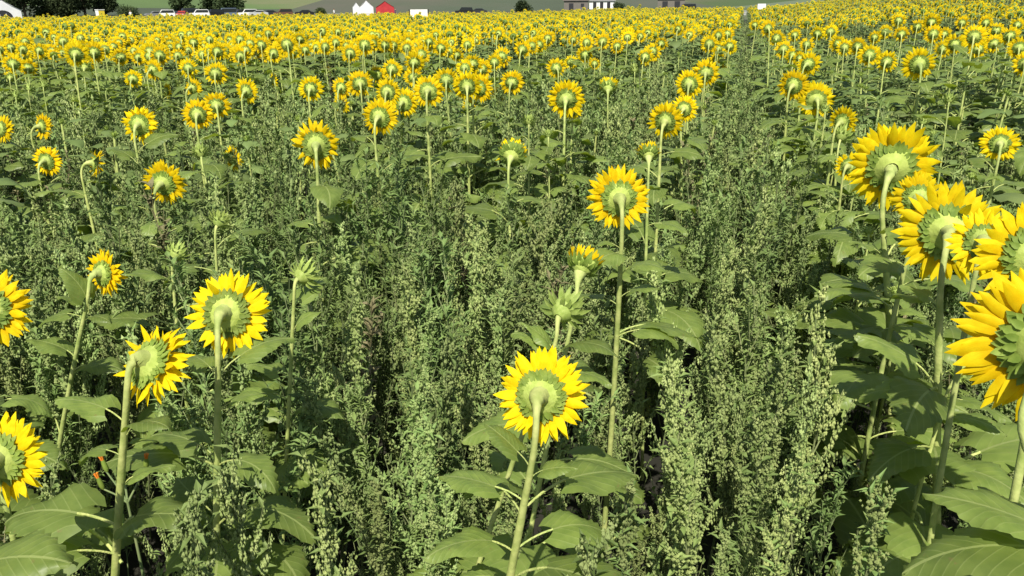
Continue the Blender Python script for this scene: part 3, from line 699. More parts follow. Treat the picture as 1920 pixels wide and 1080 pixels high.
# ------------------------------------------------------------ weeds
def lanceleaf(mb, p, d, L, W, mi, rg, up=.3):
    d = d.normalized(); s = d.cross(Vector((0, 0, 1)))
    if s.length < .05: s = Vector((1, 0, 0))
    s.normalize(); nrm = s.cross(d)
    a = p; m1 = p + d * L * .45 + nrm * L * .06
    b = p + d * L - nrm * L * .12 * rg.uniform(0, 2)
    base = len(mb.v)
    fz = nrm * W * .25
    mb.v.extend([tuple(a), tuple(m1 + s * W * .5 + fz), tuple(m1), tuple(m1 - s * W * .5 + fz), tuple(b)])
    mb.f.extend([(base, base + 1, base + 2), (base, base + 2, base + 3), (base + 1, base + 4, base + 2), (base + 2, base + 4, base + 3)])
    mb.m.extend([mi] * 4); mb.uv.extend([((.5, 0),) * 3] * 4)

def weed(seed, kind, lod=0):
    """1 m tall weed: (stem, leaves, seeds) builders. kind 'seed' = pale seed spikes, 'leaf' = leafy"""
    rg = random.Random(seed * 3 + 1)
    st, lf, sd = MB(), MB(), MB()
    lean = Vector((rg.gauss(0, .05), rg.gauss(0, .05), 1))
    pt = lambda t: Vector((lean.x * t + .012 * math.sin(t * 9 + seed), lean.y * t + .012 * math.cos(t * 7 + seed), t))
    st.tube([pt(i / 6) for i in range(7)], [.0042 * (1.1 - i / 8) for i in range(7)], 4 if lod == 0 else 3, 0, False)
    es = (1.0, 1.7, 3.2)[lod]          # element size grows as detail drops
    nb = (26, 15, 8)[lod]
    def spike(p, d, L):
        ns = max(2, int(L / (.0085 * es)))
        for i in range(ns):
            q = p + d * L * i / ns
            for _ in range(2 if lod == 0 else 1):
                r = rg.uniform(.003, .0055) * es ** .9 * (1.15 - .5 * i / ns)
                o = Vector((rg.gauss(0, 1), rg.gauss(0, 1), rg.gauss(0, 1))) * .0045 * es
                sd.octa(q + o, r, 0, (rg.uniform(.7, 1.1), rg.uniform(.7, 1.1), rg.uniform(1.1, 2.4)))
    az = rg.uniform(0, 6)
    for k in range(nb):
        t = .12 + .86 * (k + rg.random()) / nb; az += 2.4 + rg.gauss(0, .4)
        p = pt(t); inc = rg.uniform(.12, .5)
        d = Vector((math.cos(az) * inc, math.sin(az) * inc, 1)).normalized()
        bl = (.07 + .26 * (1 - t) * min(1, t * 3)) * rg.uniform(.6, 1.25)
        if lod < 2: st.tube([p, p + d * bl * .5, p + d * bl + Vector((0, 0, bl * .1))], [.002, .0015, .001], 3, 0, False)
        if kind == 'seed' and t > .35:
            spike(p + d * bl * .3, d, bl * .8)
            for _ in range((3, 2, 0)[lod]):
                q = p + d * bl * rg.uniform(.2, .8); d2 = (d + Vector((rg.gauss(0, .35), rg.gauss(0, .35), rg.gauss(0, .3)))).normalized()
                spike(q, d2, rg.uniform(.02, .05))
        nlv = {'seed': (7, 4, 3), 'leaf': (13, 7, 5)}[kind][lod]
        for _ in range(nlv):
            q = p + d * bl * rg.uniform(0, 1); a2 = rg.uniform(0, 6.28)
            d2 = Vector((math.cos(a2), math.sin(a2), rg.uniform(-.1, 2.0)))
            lanceleaf(lf, q, d2, rg.uniform(.02, .05) * es ** .6, rg.uniform(.007, .016) * es ** .7, 0, rg)
    if kind == 'seed': spike(pt(.82), (lean).normalized(), .2)
    return st, lf, sd
def weed_mesh(seed, kind, lod):
    st, lf, sd = weed(seed, kind, lod); mb = MB(); mb.add(st, None, 0); mb.add(lf, None, 1); mb.add(sd, None, 2)
    me = mb.mesh('weed', [M_WSTEM, M_WEED, M_WSEED], smooth=False); return me
wp = [weed_mesh(i, 'seed', 0) for i in range(6)] + [weed_mesh(i + 20, 'leaf', 0) for i in range(4)] \
   + [weed_mesh(i + 40, 'seed', 1) for i in range(5)] + [weed_mesh(i + 60, 'leaf', 1) for i in range(5)] \
   + [weed_mesh(i + 80, 'seed', 2) for i in range(3)] + [weed_mesh(i + 90, 'leaf', 2) for i in range(3)]
M_DRY = mat('dry_stalk', (.17, .16, .075), (.26, .235, .12), 8, .85, .1, rnd=.2)
for i in range(3):
    st_, lf_, sd_ = weed(i + 120, 'leaf', 1); mb_ = MB(); mb_.add(st_); mb_.add(lf_)
    wp.append(mb_.mesh('dry_weed', [M_DRY], smooth=False))
rw = random.Random(77)
rowx = [r[0] for r in allrows]
HEADB = [(p['c'].x, p['c'].y, p['c'].z - p['D'] * .62 - .04) for p in plants if p['hero'] and p['st'] != 'bud' and p['t'] < 10]
NEARB = [(p['c'].x, p['c'].y) for p in plants if p['t'] < 3.6 and p['st'] != 'bud']
pts = []
n_try = 0
def add_weeds(d0, d1, dens):
    area = .5 * R(104) * (d1 * d1 - d0 * d0)
    for _ in range(int(area * dens)):
        d = math.sqrt(rw.uniform(d0 * d0, d1 * d1)); a = R(-YAW) + R(rw.uniform(-52, 52))
        x, y = d * math.sin(a), d * math.cos(a)
        p = proj((x, y, .8))
        if p is None or p[0] < -500 or p[0] > 2400: continue
        nr = min(abs(x - r) for r in rowx)
        right = x > .3
        # patchy: the strip beside the right-hand row stays bare and dark, the wide strip on the left is thick with weeds
        pn = noise.noise((x * .8, y * .5, 5)) 
        dens_k = 1.0 if not right else (.75 if y < 4 else .85)
        if .12 < x < .5: dens_k = .6 if x > .25 else .9
        if nr < .1: dens_k *= .55
        if rw.random() > dens_k: continue
        if y > 12 and .0 < x < .3: pass
        for (bx, by) in NEARB:
            if (bx - x) ** 2 + (by - .1 - y) ** 2 < .07: nr = -1
        h = (.95 + .24 * pn + rw.gauss(0, .15)) * (1 if not right else .86)
        if d < 2.4: h *= .55 + .45 * sstep(1.2, 2.4, d)
        h *= 1.05 if 4.5 < d < 8 else 1 if d < 4.5 else .93
        if 3 < d < 10.5:
            for (bx, by, cap) in HEADB:
                if abs(bx - x) < .3 and -.5 < y - by < .12: h = min(h, cap)
        if nr < 0: h *= .62
        seedy = noise.noise((x * .9 + 7, y * .6, 1)) + rw.gauss(0, .3) > -.05
        if d < 4.2: i = rw.randrange(6) if seedy else 6 + rw.randrange(4)
        elif d < 9: i = 10 + rw.randrange(5) if seedy else 15 + rw.randrange(5)
        else: i = 20 + rw.randrange(3) if seedy else 23 + rw.randrange(3)
        if d < 10 and rw.random() < .035: i = 26 + rw.randrange(3)
        tl = .13 if rw.random() < .25 else .07
        pts.append((x, y, gz(x, y), rw.gauss(0, tl), rw.gauss(0, tl), rw.uniform(0, 6.28), max(.3, h), i))
add_weeds(1.1, 4.2, 64); add_weeds(4.2, 9, 52); add_weeds(9, 24, 19); add_weeds(24, 60, 5)
scatter('weeds', wp, pts, 'dense grey-green weeds filling the ground between the sunflower rows', 'weeds')
print('weeds', len(pts))

# ------------------------------------------------------------ beyond the field
def bgpos(px, d, dz=0):
    r = ray(px, 15); h = Vector((r.x, r.y, 0)).normalized() * d
    return Vector((h.x, h.y, gz(h.x, h.y) + dz)), math.atan2(-h.x, h.y)      # place, heading that looks away from the camera
def simple(name, c, **k):
    return mat(name, c, tuple(min(1, v * 1.15) for v in c), 3, k.get('rough', .6))
M_WHITE = simple('white_paint', (.78, .78, .76)); M_GLASS = mat('car_glass', (.02, .025, .03), rough=.08, spec=.6); M_TYRE = simple('rubber', (.02, .02, .02))
M_LAMPG = simple('lamp_glass', (.6, .6, .58), rough=.2)
CARC = {'white': (.75, .75, .74), 'dark': (.03, .032, .04), 'blue-grey': (.12, .16, .22), 'silver': (.45, .46, .47), 'brown': (.12, .06, .04), 'red': (.35, .04, .03), 'black': (.012, .012, .014), 'grey': (.2, .2, .2)}
CARM = {k: mat('car_paint_' + k.replace('-', '_'), v, rough=.3, spec=.5) for k, v in CARC.items()}
def extr(mb, prof, y0, y1, mi=0, inset=0.0):
    """profile in x, z extruded along y with a softened roof edge"""
    n = len(prof)
    rings = []
    for y, k in ((y0, 1 - inset), (y0 + .12, 1), (y1 - .12, 1), (y1, 1 - inset)):
        cx = sum(p[0] for p in prof) / n; cz = sum(p[1] for p in prof) / n
        rings.append([(cx + (x - cx) * k, y, cz + (z - cz) * k) for x, z in prof])
    mb.quadstrip(rings, True, mi); mb.face(rings[0][::-1], mi); mb.face(rings[-1], mi)
def car_parts(kind):
    b = MB(); tall = {'saloon': 1.43, 'suv': 1.72, 'van': 2.0}[kind]
    extr(b, [(-2.2, .32), (-2.25, .75), (-2.1, .95), (-1.2, 1.0), (1.9, 1.02), (2.2, .9), (2.25, .4), (2.1, .28)], -.9, .9, 0, .05)
    roof = {'saloon': [(-1.25, .98), (-.45, tall), (1.0, tall), (1.75, .98)], 'suv': [(-1.2, .98), (-.6, tall), (1.9, tall - .03), (2.15, .98)], 'van': [(-1.7, .98), (-1.2, tall), (2.1, tall), (2.2, .98)]}[kind]
    extr(b, roof, -.76, .76, 0, .08)
    g = MB()
    x0, x1 = roof[1][0] + .02, roof[2][0] - .05
    for sy in (-.775, .775):
        a = [(roof[0][0] + .22, sy, 1.03), (x0 + .08, sy, tall - .12), (x1, sy, tall - .12), (roof[3][0] - .2, sy, 1.03)]
        g.face(a if sy < 0 else a[::-1])
    f = [(roof[0][0] - .0, -.66, 1.04), (roof[0][0] - .0, .66, 1.04), (roof[1][0] - .04, .6, tall - .1), (roof[1][0] - .04, -.6, tall - .1)]; g.face(f)
    f = [(roof[3][0] + .02, -.66, 1.04), (roof[3][0] + .02, .66, 1.04), (roof[2][0] + .05, .6, tall - .1), (roof[2][0] + .05, -.6, tall - .1)]; g.face(f)
    w = MB()
    w.tube([(0, -.11, 0), (0, .11, 0)], .33, 14)
    hl = MB(); hl.box((0, 0, 0), (.06, .3, .14))
    return b, g, w, hl
CARP = {k: car_parts(k) for k in ('saloon', 'suv', 'van')}
GLM = {k: v[1].mesh('windows', [M_GLASS], False) for k, v in CARP.items()}
WHM = CARP['suv'][2].mesh('wheel', [M_TYRE]); HLM = CARP['suv'][3].mesh('headlight', [M_LAMPG], False)
BODYM = {}
def car(px, d, ang, kind, colr, label):
    p, hd = bgpos(px, d * 1.08); key = (kind, colr)
    if key not in BODYM: BODYM[key] = CARP[kind][0].mesh('body', [CARM[colr]], False)
    e = mkobj('parked_car', None, loc=p, rot=(0, 0, hd + R(ang))); tag(e, label, 'car', 'cars parked along the far edge of the field')
    mkobj('body', BODYM[key], e); mkobj('windows', GLM[kind], e)
    for x in (-1.4, 1.4):
        for y in (-.82, .82): mkobj('wheel', WHM, e, loc=(x, y, .33))
    for y in (-.62, .62): mkobj('headlight', HLM, e, loc=(-2.24, y, .72))
# px, distance, heading, kind, colour, label
for a in [(290, 190, 10, 'saloon', 'grey', 'grey car left of the white van-like car beyond the field'),
          (308, 190, -5, 'suv', 'white', 'white car just right of the grey one, leftmost white car'),
          (330, 192, 60, 'saloon', 'dark', 'dark low car between the two white cars at left'),
          (352, 196, 10, 'van', 'dark', 'tall dark vehicle under the round dark tree'),
          (341, 184, 75, 'saloon', 'red', 'reddish low car in front of the tall dark vehicle'),
          (373, 188, -5, 'suv', 'white', 'white car right of the tall dark vehicle'),
          (400, 192, 15, 'suv', 'black', 'black car below the broad dark tree, its left side'),
          (425, 196, 5, 'van', 'blue-grey', 'blue-grey tall car below the broad dark tree'),
          (443, 198, 70, 'suv', 'dark', 'dark car right of the blue-grey one'),
          (464, 188, 0, 'suv', 'white', 'white car right of the broad dark tree'),
          (483, 188, 5, 'saloon', 'silver', 'silver low car right of the rightmost white car'),
          (503, 194, 10, 'saloon', 'dark', 'dark low car between the silver car and the brown one'),
          (530, 192, 5, 'suv', 'brown', 'brown car near the right end of the parked row'),
          (570, 192, 0, 'saloon', 'black', 'black low car at the right end of the parked row'),
          (870, 190, 0, 'suv', 'black', 'black car alone beyond the field right of the white board'),
          (896, 192, 0, 'saloon', 'dark', 'dark low car right of the lone black car'),
          (1286, 165, 0, 'suv', 'dark', 'dark car by the grey wall at right')]:
    car(*a)

# trees far behind
M_BARK = mat('bark', (.06, .045, .03), (.11, .085, .06), 6, .9, bump=.5)
M_FOL = mat('tree_foliage', (.032, .055, .018), (.07, .10, .035), .35, .8, .15, None, 3, rnd=.25)
def tree(px, d, h, wd, label, seed, cat='tree'):
    rg = random.Random(seed); p, hd = bgpos(px, d, -.1)
    e = mkobj('broadleaf_tree' if cat == 'tree' else 'round_bush', None, loc=p); tag(e, label, cat, 'trees and bushes beyond the field')
    t = MB(); t.tube([(0, 0, 0), (rg.gauss(0, .1), 0, h * .25), (rg.gauss(0, .2), rg.gauss(0, .2), h * .55), (0, 0, h * .85)], [h * .035, h * .028, h * .018, h * .005], 7)
    lobes = []
    for k in range(15):
        a = rg.uniform(0, 6.28); rr = wd * .5 * rg.uniform(.2, .68); z = h * rg.uniform(.06, .8)
        c = Vector((rr * math.cos(a), rr * math.sin(a), z)); lobes.append((c, wd * rg.uniform(.18, .32)))
        t.tube([(0, 0, h * rg.uniform(.15, .4)), c * .6 + Vector((0, 0, h * .1)), c], [h * .012, h * .008, h * .003], 5)
    mkobj('trunk', t.mesh('trunk', [M_BARK]), e)
    cr = MB()
    for c, r in lobes:
        for _ in range(230):
            v = Vector((rg.gauss(0, 1), rg.gauss(0, 1), rg.gauss(0, 1))).normalized() * r * (rg.random() ** .35) * rg.uniform(.85, 1.15)
            v.z *= .85; q = c + v; s = rg.uniform(.16, .42) * (h / 9) ** .5
            a = Vector((rg.gauss(0, 1), rg.gauss(0, 1), rg.gauss(0, .6))).normalized(); b = a.cross(Vector((rg.gauss(0, 1), rg.gauss(0, 1), rg.gauss(0, 1)))).normalized()
            cr.face([q + a * s, q + b * s * .7, q - a * s, q - b * s * .7])
    mkobj('crown', cr.mesh('crown', [M_FOL], False), e)
for i, a in enumerate([(8, 262, 11, 8, 'dark tree behind the white marquee at the left edge'), (45, 250, 10, 9, 'dark tree just right of the white marquee'), (85, 258, 12, 9, 'second dark tree from the marquee in the left clump'),
          (122, 250, 10, 9, 'middle dark tree of the left clump'), (158, 255, 11, 9, 'dark tree left of the yellow and white booth'), (196, 262, 7.5, 8, 'lower dark tree above the yellow and white booth'),
          (338, 232, 9, 6.5, 'round dark tree over the parked dark vehicle'), (395, 245, 9, 7, 'left half of the broad dark tree pair'), (430, 240, 10, 9, 'right half of the broad dark tree pair')]):
    tree(*a[:4], a[4], 50 + i)
for i, a in enumerate([(982, 250, 3.6, 5, 'round green bush left of the brown shed'), (1160, 268, 2.2, 4, 'low bush right of the white shed'), (236, 240, 2.4, 6, 'low bush right of the yellow and white booth'), (600, 245, 1.8, 4, 'low bush left of the white tent')]):
    tree(*a[:4], a[4], 90 + i, 'bush')

# white marquee with an arched window, small tents
M_TENT = mat('tent_cloth', (.74, .75, .78), (.82, .82, .84), 1, .7, .15); M_REDT = mat('red_tent_cloth', (.42, .03, .04), (.5, .045, .05), 1, .7, .1)
M_DARK = simple('dark_opening', (.025, .025, .03)); M_ROOF = simple('brown_roof', (.13, .11, .10)); M_WALLB = simple('timber_wall', (.15, .135, .12)); M_GREY = simple('grey_metal', (.24, .24, .24))
def tent(px, d, W, Dp, hw, hr, m, label, arch=False, name='marquee'):
    p, hd = bgpos(px, d, -.02)
    e = mkobj(name, None, loc=p, rot=(0, 0, hd)); tag(e, label, 'tent')
    c = MB(); w2, d2 = W / 2, Dp / 2
    for y in (-d2, d2): c.face([(-w2, y, 0), (w2, y, 0), (w2, y, hw), (0, y, hr), (-w2, y, hw)] if y < 0 else [(w2, y, 0), (-w2, y, 0), (-w2, y, hw), (0, y, hr), (w2, y, hw)])
    c.face([(-w2, d2, 0), (-w2, -d2, 0), (-w2, -d2, hw), (-w2, d2, hw)]); c.face([(w2, -d2, 0), (w2, d2, 0), (w2, d2, hw), (w2, -d2, hw)])
    mkobj('side_walls', c.mesh('side_walls', [m], False), e)
    r = MB(); o = .15
    for s_ in (-1, 1):
        rings = [[(0, y, hr + .06), (s_ * w2 * .5, y, (hr + hw) / 2 - .04), (s_ * (w2 + o), y, hw - .02)] for y in (-d2 - o, 0, d2 + o)]
        r.quadstrip(rings, False)
    mkobj('roof', r.mesh('roof', [m], False), e)
    if arch:
        g = MB(); f = MB(); cw = W * .26; ch = hw * .55
        arc = [(cw * math.cos(a), ch + cw * .8 * math.sin(a)) for a in [math.pi * k / 10 for k in range(11)]]
        g.face([(x, -d2 - .02, z) for x, z in [(cw, .5)] + arc + [(-cw, .5)]])
        for x in (-cw / 3, cw / 3): f.box((x, -d2 - .05, ch * .8), (.09, .04, ch * 1.3))
        f.box((0, -d2 - .05, ch * .9), (cw * 2, .04, .09))
        wv = mkobj('arched_window', g.mesh('arched_window', [M_DARK], False), e); mkobj('glazing_bars', f.mesh('glazing_bars', [m], False), wv)
tent(3, 150, 4.8, 8, 2.1, 3.7, M_TENT, 'white marquee with an arched window at the top left corner', True)
tent(687, 215, 3.4, 4, 2.0, 3.6, M_TENT, 'white tent just left of the red tent', name='gable_tent')
tent(722, 212, 4.4, 4, 1.9, 3.3, M_REDT, 'red tent near the top of the photograph', name='gable_tent')
tent(668, 222, 1.8, 3, 2.1, 3.2, M_TENT, 'narrow white tent left of the other white tent', name='gable_tent')

def building(px, d, W, Dp, hw, hr, mw, mr, label, openings=(), cat='shed', mo=None):
    p, hd = bgpos(px, d, -.05)
    e = mkobj('farm_' + cat, None, loc=p, rot=(0, 0, hd)); tag(e, label, cat)
    w2, d2 = W / 2, Dp / 2; c = MB()
    c.face([(-w2, -d2, 0), (w2, -d2, 0), (w2, -d2, hw), (-w2, -d2, hw)]); c.face([(w2, d2, 0), (-w2, d2, 0), (-w2, d2, hw), (w2, d2, hw)])
    for s_ in (-1, 1): c.face([(s_ * w2, -d2, 0), (s_ * w2, -d2, hw), (s_ * w2, 0, hr - .05), (s_ * w2, d2, hw), (s_ * w2, d2, 0)])
    mkobj('wall', c.mesh('wall', [mw], False), e)
    r = MB()
    for s_ in (-1, 1):
        r.quadstrip([[(-w2 - .4, 0, hr), (w2 + .4, 0, hr)], [(-w2 - .4, s_ * (d2 + .4), hw - .1), (w2 + .4, s_ * (d2 + .4), hw - .1)]], False)
        r.quadstrip([[(-w2 - .4, 0, hr + .12), (w2 + .4, 0, hr + .12)], [(-w2 - .4, s_ * (d2 + .4), hw + .02), (w2 + .4, s_ * (d2 + .4), hw + .02)]], False)
        r.face([(-w2 - .4, s_ * (d2 + .4), hw - .1), (w2 + .4, s_ * (d2 + .4), hw - .1), (w2 + .4, s_ * (d2 + .4), hw + .02), (-w2 - .4, s_ * (d2 + .4), hw + .02)])
    mkobj('roof', r.mesh('roof', [mr], False), e)
    for (x, z, ww, hh, nm) in openings:
        o = MB(); o.box((0, 0, 0), (ww, .06, hh)); f = MB()
        for sx in (-1, 1): f.box((sx * (ww / 2 + .06), 0, 0), (.12, .1, hh + .24))
        f.box((0, 0, hh / 2 + .06), (ww, .1, .12))
        q = mkobj(nm, o.mesh(nm, [M_DARK], False), e, loc=(x, -d2 - .02, z)); mkobj('frame', f.mesh('frame', [mw], False), q)
building(1128, 275, 8, 7, 2.6, 3.8, M_WHITE, M_GREY, 'white shed with three dark openings at the top centre-right', [(-2.2, 1.2, 1.1, 2, 'door'), (0, 1.2, 1.1, 2, 'door'), (2.2, 1.2, 1.1, 2, 'door')])
building(1080, 268, 7.5, 7, 3.0, 4.6, M_WALLB, M_ROOF, 'brown timber shed left of the white shed', [(-1.5, 1.2, 1.4, 2, 'door'), (2, 1.6, 1, 1, 'window')])
building(1258, 262, 8, 7, 3.2, 5, M_WALLB, M_GREY, 'grey-brown barn with dark doorways right of the white shed', [(-1.8, 1.3, 1.6, 2.4, 'door'), (1.8, 1.3, 1.6, 2.4, 'door')], 'barn')
building(800, 330, 16, 8, 3.0, 4.8, M_GREY, M_GREY, 'long grey barn behind the white board on its post', [(-4, 1.3, 2, 2.2, 'door'), (4, 1.6, 1.6, 1.2, 'window')], 'barn')

# low grey wall right of the barns
def low_wall(pxs, d, h, label, name, m, cat):
    pts_ = [bgpos(px, d)[0] for px in pxs]
    e = mkobj(name, None, loc=pts_[0]); tag(e, label, cat)
    b = MB(); c = MB()
    out = [(p - pts_[0]) for p in pts_]; nrm = Vector((pts_[0].x, pts_[0].y, 0)).normalized() * .15
    ring = lambda z, k: [p + nrm * k + Vector((0, 0, z)) for p in out]
    b.quadstrip([ring(-.3, -1), ring(h, -1), ring(h, 1), ring(-.3, 1)], False); mkobj('wall_face', b.mesh('wall_face', [m], False), e)
    c.quadstrip([ring(h, -1.4), ring(h + .1, -1.4), ring(h + .1, 1.4), ring(h, 1.4)], False); mkobj('coping', c.mesh('coping', [m], False), e)
low_wall([1255, 1330, 1400, 1470, 1540, 1600], 150, .7, 'low pale grey wall running behind the field at upper right', 'low_wall', simple('concrete', (.38, .38, .37)), 'wall')

# rail fence along the far edge
M_WOOD = simple('fence_timber', (.11, .085, .06))
e = mkobj('rail_fence', None, loc=bgpos(620, 160)[0]); tag(e, 'low dark rail fence along the far edge of the field', 'fence')
o0 = e.location.copy(); rail = MB(); prev = None
for k in range(34):
    p = bgpos(600 + k * 19.5, 160)[0] - o0
    pb = MB(); pb.box((0, 0, .5), (.12, .12, 1.1)); mkobj('post', pb.mesh('post', [M_WOOD], False), e, loc=p)
    if prev is not None:
        for z in (.45, .9): rail.tube([prev + Vector((0, 0, z)), p + Vector((0, 0, z))], .05, 4, 0, False)
    prev = p
mkobj('rails', rail.mesh('rails', [M_WOOD], False), e)

# white board on a post standing in the field; small white sign; yellow and white booth
p, hd = bgpos(785, 62)
e = mkobj('sign_board', None, loc=p, rot=(0, 0, hd)); tag(e, 'blank white board on a post standing up out of the sunflowers', 'sign')
b = MB(); b.face([(-.68, -.03, 1.48), (.68, -.03, 1.48), (.80, -.03, 1.95), (-.80, -.03, 1.95)]); b.face([(.80, .03, 1.95), (.68, .03, 1.48), (-.68, .03, 1.48), (-.80, .03, 1.95)][::-1])
b = MB(); prof = [(-.2, 1.02), (.2, 1.02), (.62, 1.42), (.62, 1.98), (-.62, 1.98), (-.62, 1.42)]
b.quadstrip([[(x, -.03, z) for x, z in prof], [(x, .03, z) for x, z in prof]], True); b.face([(x, -.03, z) for x, z in prof]); b.face([(x, .03, z) for x, z in prof][::-1])
mkobj('board', b.mesh('board', [M_WHITE], False), e)
f = MB()
for sx in (-1, 1): f.box((sx * .69, 0, 1.72), (.07, .09, .55))
mkobj('edge_frame', f.mesh('edge_frame', [M_DARK], False), e)
f = MB(); f.box((0, .08, .95), (.09, .09, 1.9)); mkobj('post', f.mesh('post', [M_WOOD], False), e)
p, hd = bgpos(1428, 70)
e = mkobj('sign_board', None, loc=p, rot=(0, 0, hd)); tag(e, 'small white board at the far end of the weedy gap', 'sign')
f = MB(); f.box((0, 0, 1.68), (.62, .05, .42)); mkobj('board', f.mesh('board', [M_WHITE], False), e)
f = MB(); f.box((0, .06, .75), (.08, .08, 1.5)); mkobj('post', f.mesh('post', [M_WOOD], False), e)
p, hd = bgpos(186, 140)
e = mkobj('ticket_booth', None, loc=p, rot=(0, 0, hd + R(28))); tag(e, 'small booth with one white side and one yellow side', 'booth')
f = MB(); f.box((0, 0, 1.1), (.9, .9, 2.1)); me = f.mesh('body', [M_WHITE, simple('yellow_panel', (.8, .6, .05))], False); mkobj('body', me, e)
me.polygons[1].material_index = 1; me.polygons[2].material_index = 1; me.polygons[0].material_index = 0
f = MB(); f.box((0, 0, 2.2), (1.0, 1.0, .1)); mkobj('roof', f.mesh('roof', [M_WHITE], False), e)

# people far away: one continuous skinned body each
def person(px, d, shirt, trous, label, rot=0, arm=0):
    p, hd = bgpos(px, d)
    J = [(0, 0, .95), (0, 0, 1.2), (0, 0, 1.42), (0, 0, 1.53), (0, -.02, 1.64), (0, -.02, 1.74),
         (.18, 0, 1.40), (.24, .02, 1.13), (.25, -.05, .88), (.25, -.07, .78), (-.18, 0, 1.40), (-.25, .03, 1.13), (-.24, -.08, .90), (-.24, -.1, .80),
         (.10, 0, .88), (.12, -.02, .48), (.12, .02, .08), (.12, -.12, .04), (-.10, 0, .88), (-.12, .03, .48), (-.13, .07, .08), (-.13, -.07, .04)]
    E = [(0, 1), (1, 2), (2, 3), (3, 4), (4, 5), (2, 6), (6, 7), (7, 8), (8, 9), (2, 10), (10, 11), (11, 12), (12, 13), (0, 14), (14, 15), (15, 16), (16, 17), (0, 18), (18, 19), (19, 20), (20, 21)]
    rad = [.15, .14, .14, .055, .10, .09, .07, .05, .036, .04, .07, .05, .036, .04, .10, .065, .045, .04, .10, .065, .045, .04]
    me = bpy.data.meshes.new('person'); me.from_pydata(J, E, [])
    o = bpy.data.objects.new('tmp', me); col.objects.link(o); o.modifiers.new('s', 'SKIN'); sb = o.modifiers.new('u', 'SUBSURF'); sb.levels = 1
    for v, r_ in zip(me.skin_vertices[0].data, rad): v.radius = (r_, r_ * .85)
    me.skin_vertices[0].data[0].use_root = True
    dg = bpy.context.evaluated_depsgraph_get(); m2 = bpy.data.meshes.new_from_object(o.evaluated_get(dg)); bpy.data.objects.remove(o)
    m2.materials.clear(); m2.materials.append(M_SKIN); m2.materials.append(shirt); m2.materials.append(trous)
    for q in m2.polygons:
        z = q.center.z; q.material_index = 1 if .95 < z < 1.47 and abs(q.center.x) < .27 and not (z < 1.1 and abs(q.center.x) > .2) else 2 if z < .97 and abs(q.center.x) < .21 else 0
    m2.name = 'person'
    b = mkobj('person', m2, loc=p, rot=(0, 0, hd + rot)); tag(b, label, 'person', 'people beyond the field')
    h = MB(); h.octa((0, .01, 1.76), .125, 0, (1, 1.05, .8)); mkobj('hair', h.mesh('hair', [M_HAIR]), b)
M_SKIN = simple('skin', (.45, .27, .18)); M_HAIR = simple('hair', (.04, .025, .015)); M_NAVY = simple('navy_cloth', (.03, .035, .06)); M_WCL = simple('white_cloth', (.75, .75, .75)); M_PURP = simple('purple_cloth', (.07, .03, .09))
person(243, 170, M_WCL, M_NAVY, 'person in a white top standing beyond the field at left', .4)
person(741, 168, M_PURP, M_NAVY, 'person in dark purple left of the white board', 2.0)
person(626, 172, M_WCL, M_NAVY, 'person in a white top right of the parked cars', 1.0)

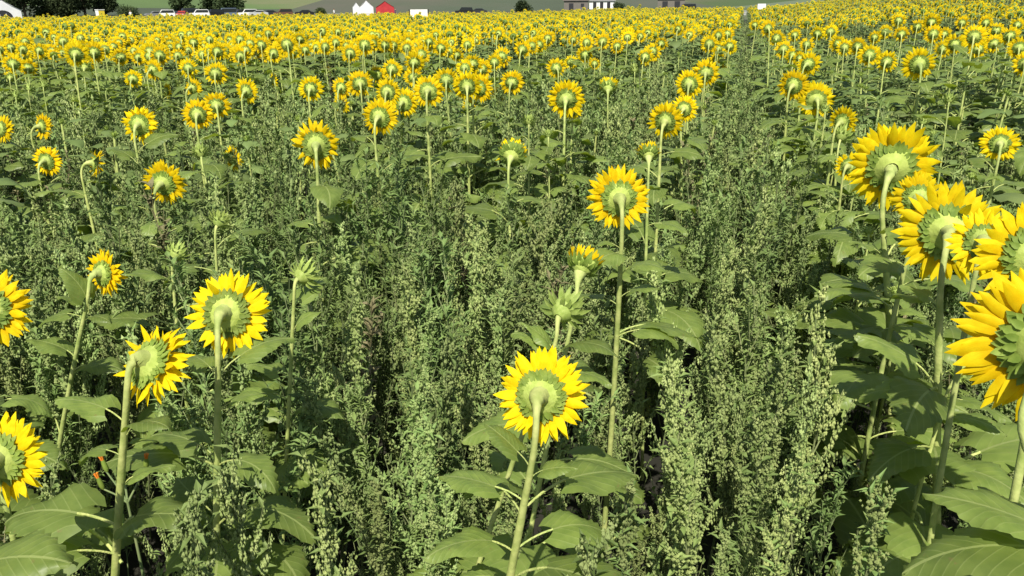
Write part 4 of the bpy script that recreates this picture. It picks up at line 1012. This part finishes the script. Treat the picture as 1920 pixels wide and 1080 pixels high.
# ------------------------------------------------------------ single weeds that stand out in front
def hero_weed(px, py, t, h, seed, label):
    """px, py: where the tip shows; t: view depth of the tip"""
    c = C0 + ray(px, py) * t
    st, lf, sd = weed(seed, 'seed', 0)
    hh = c.z
    e = mkobj('lambsquarters_weed', None, loc=(c.x, c.y, 0), scale=hh, rot=(0, 0, seed)); tag(e, label, 'weed', 'tall seeding weeds in front')
    mkobj('stem', st.mesh('stem', [M_WSTEM]), e); mkobj('leaves', lf.mesh('leaves', [M_WEED], False), e); mkobj('seed_clusters', sd.mesh('seed_clusters', [M_WSEED], False), e)
for a in [(1560, 700, 2.15, 1, 301, 'tall pale seeding weed at lower right beside the big leaves'),
          (1205, 575, 2.75, 1, 302, 'pale plume of weed right of the large centre sunflower'),
          (598, 868, 1.75, 1, 303, 'knobbly pale weed right of the two left-hand stems'),
          (680, 735, 2.3, 1, 304, 'tall weed in the sunlit clump left of centre'),
          (735, 790, 2.1, 1, 305, 'shorter weed in front of the sunlit clump left of centre'),
          (452, 935, 1.6, 1, 306, 'leaning weed crossing the lower left leaves'),
          (1010, 968, 1.5, 1, 307, 'thick seeding weed at the foot of the centre sunflower'),
          (1150, 935, 1.7, 1, 308, 'seeding weed in front of the folded leaf at bottom centre'),
          (1420, 720, 2.4, 1, 309, 'bushy weed left of the tall lower right one'),
          (1300, 800, 2.1, 1, 310, 'upright weed midway between centre sunflower and right row'),
          (1640, 930, 1.7, 1, 311, 'small weed under the tall lower right one'),
          (290, 990, 1.45, 1, 312, 'weed among the leaves in the bottom left corner'),
          (1480, 880, 1.8, 1, 313, 'weed at bottom right left of the big serrated leaf')]:
    hero_weed(*a)
# orange-budded weed in front of the hooked sunflower
c = C0 + ray(238, 935) * 1.75
M_ORF = mat('orange_floret', (.75, .18, .02), (.8, .32, .03), 40, .7)
e = mkobj('orange_flowered_weed', None, loc=(c.x, c.y, 0)); tag(e, 'thin weed with three closed orange flower heads at lower left', 'weed')
base = e.location.copy(); m = MB(); m.tube([(0, 0, 0), (.01, 0, c.z * .5), c - base], [.005, .004, .003], 5)
tips = [(196, 872), (274, 868), (188, 905), (226, 845)]
for i, (x, y) in enumerate(tips):
    q = C0 + ray(x, y) * 1.75
    m.tube([c - base - Vector((0, 0, .01)), (c.lerp(q, .5) - base) - Vector((0, 0, .008)), q - base - Vector((0, 0, .014))], [.003, .002, .002], 5)
    h = MB(); h.tube([(0, 0, -.016), (0, 0, -.008), (0, 0, .004), (0, 0, .012)], [.003, .006, .0055, .004], 8)
    o = mkobj('flower_bud', h.mesh('flower_bud', [M_BRACT]), e, loc=q - base, rot=(0, (x - 238) * .006, 0))
    if i < 3:
        f = MB()
        for k in range(7): f.tube([(.002 * math.cos(k), .002 * math.sin(k), .01), (.004 * math.cos(k), .004 * math.sin(k), .024)], [.0012, .0016], 4)
        mkobj('florets', f.mesh('florets', [M_ORF]), o)
mkobj('stem', m.mesh('stem', [M_WSTEM]), e)
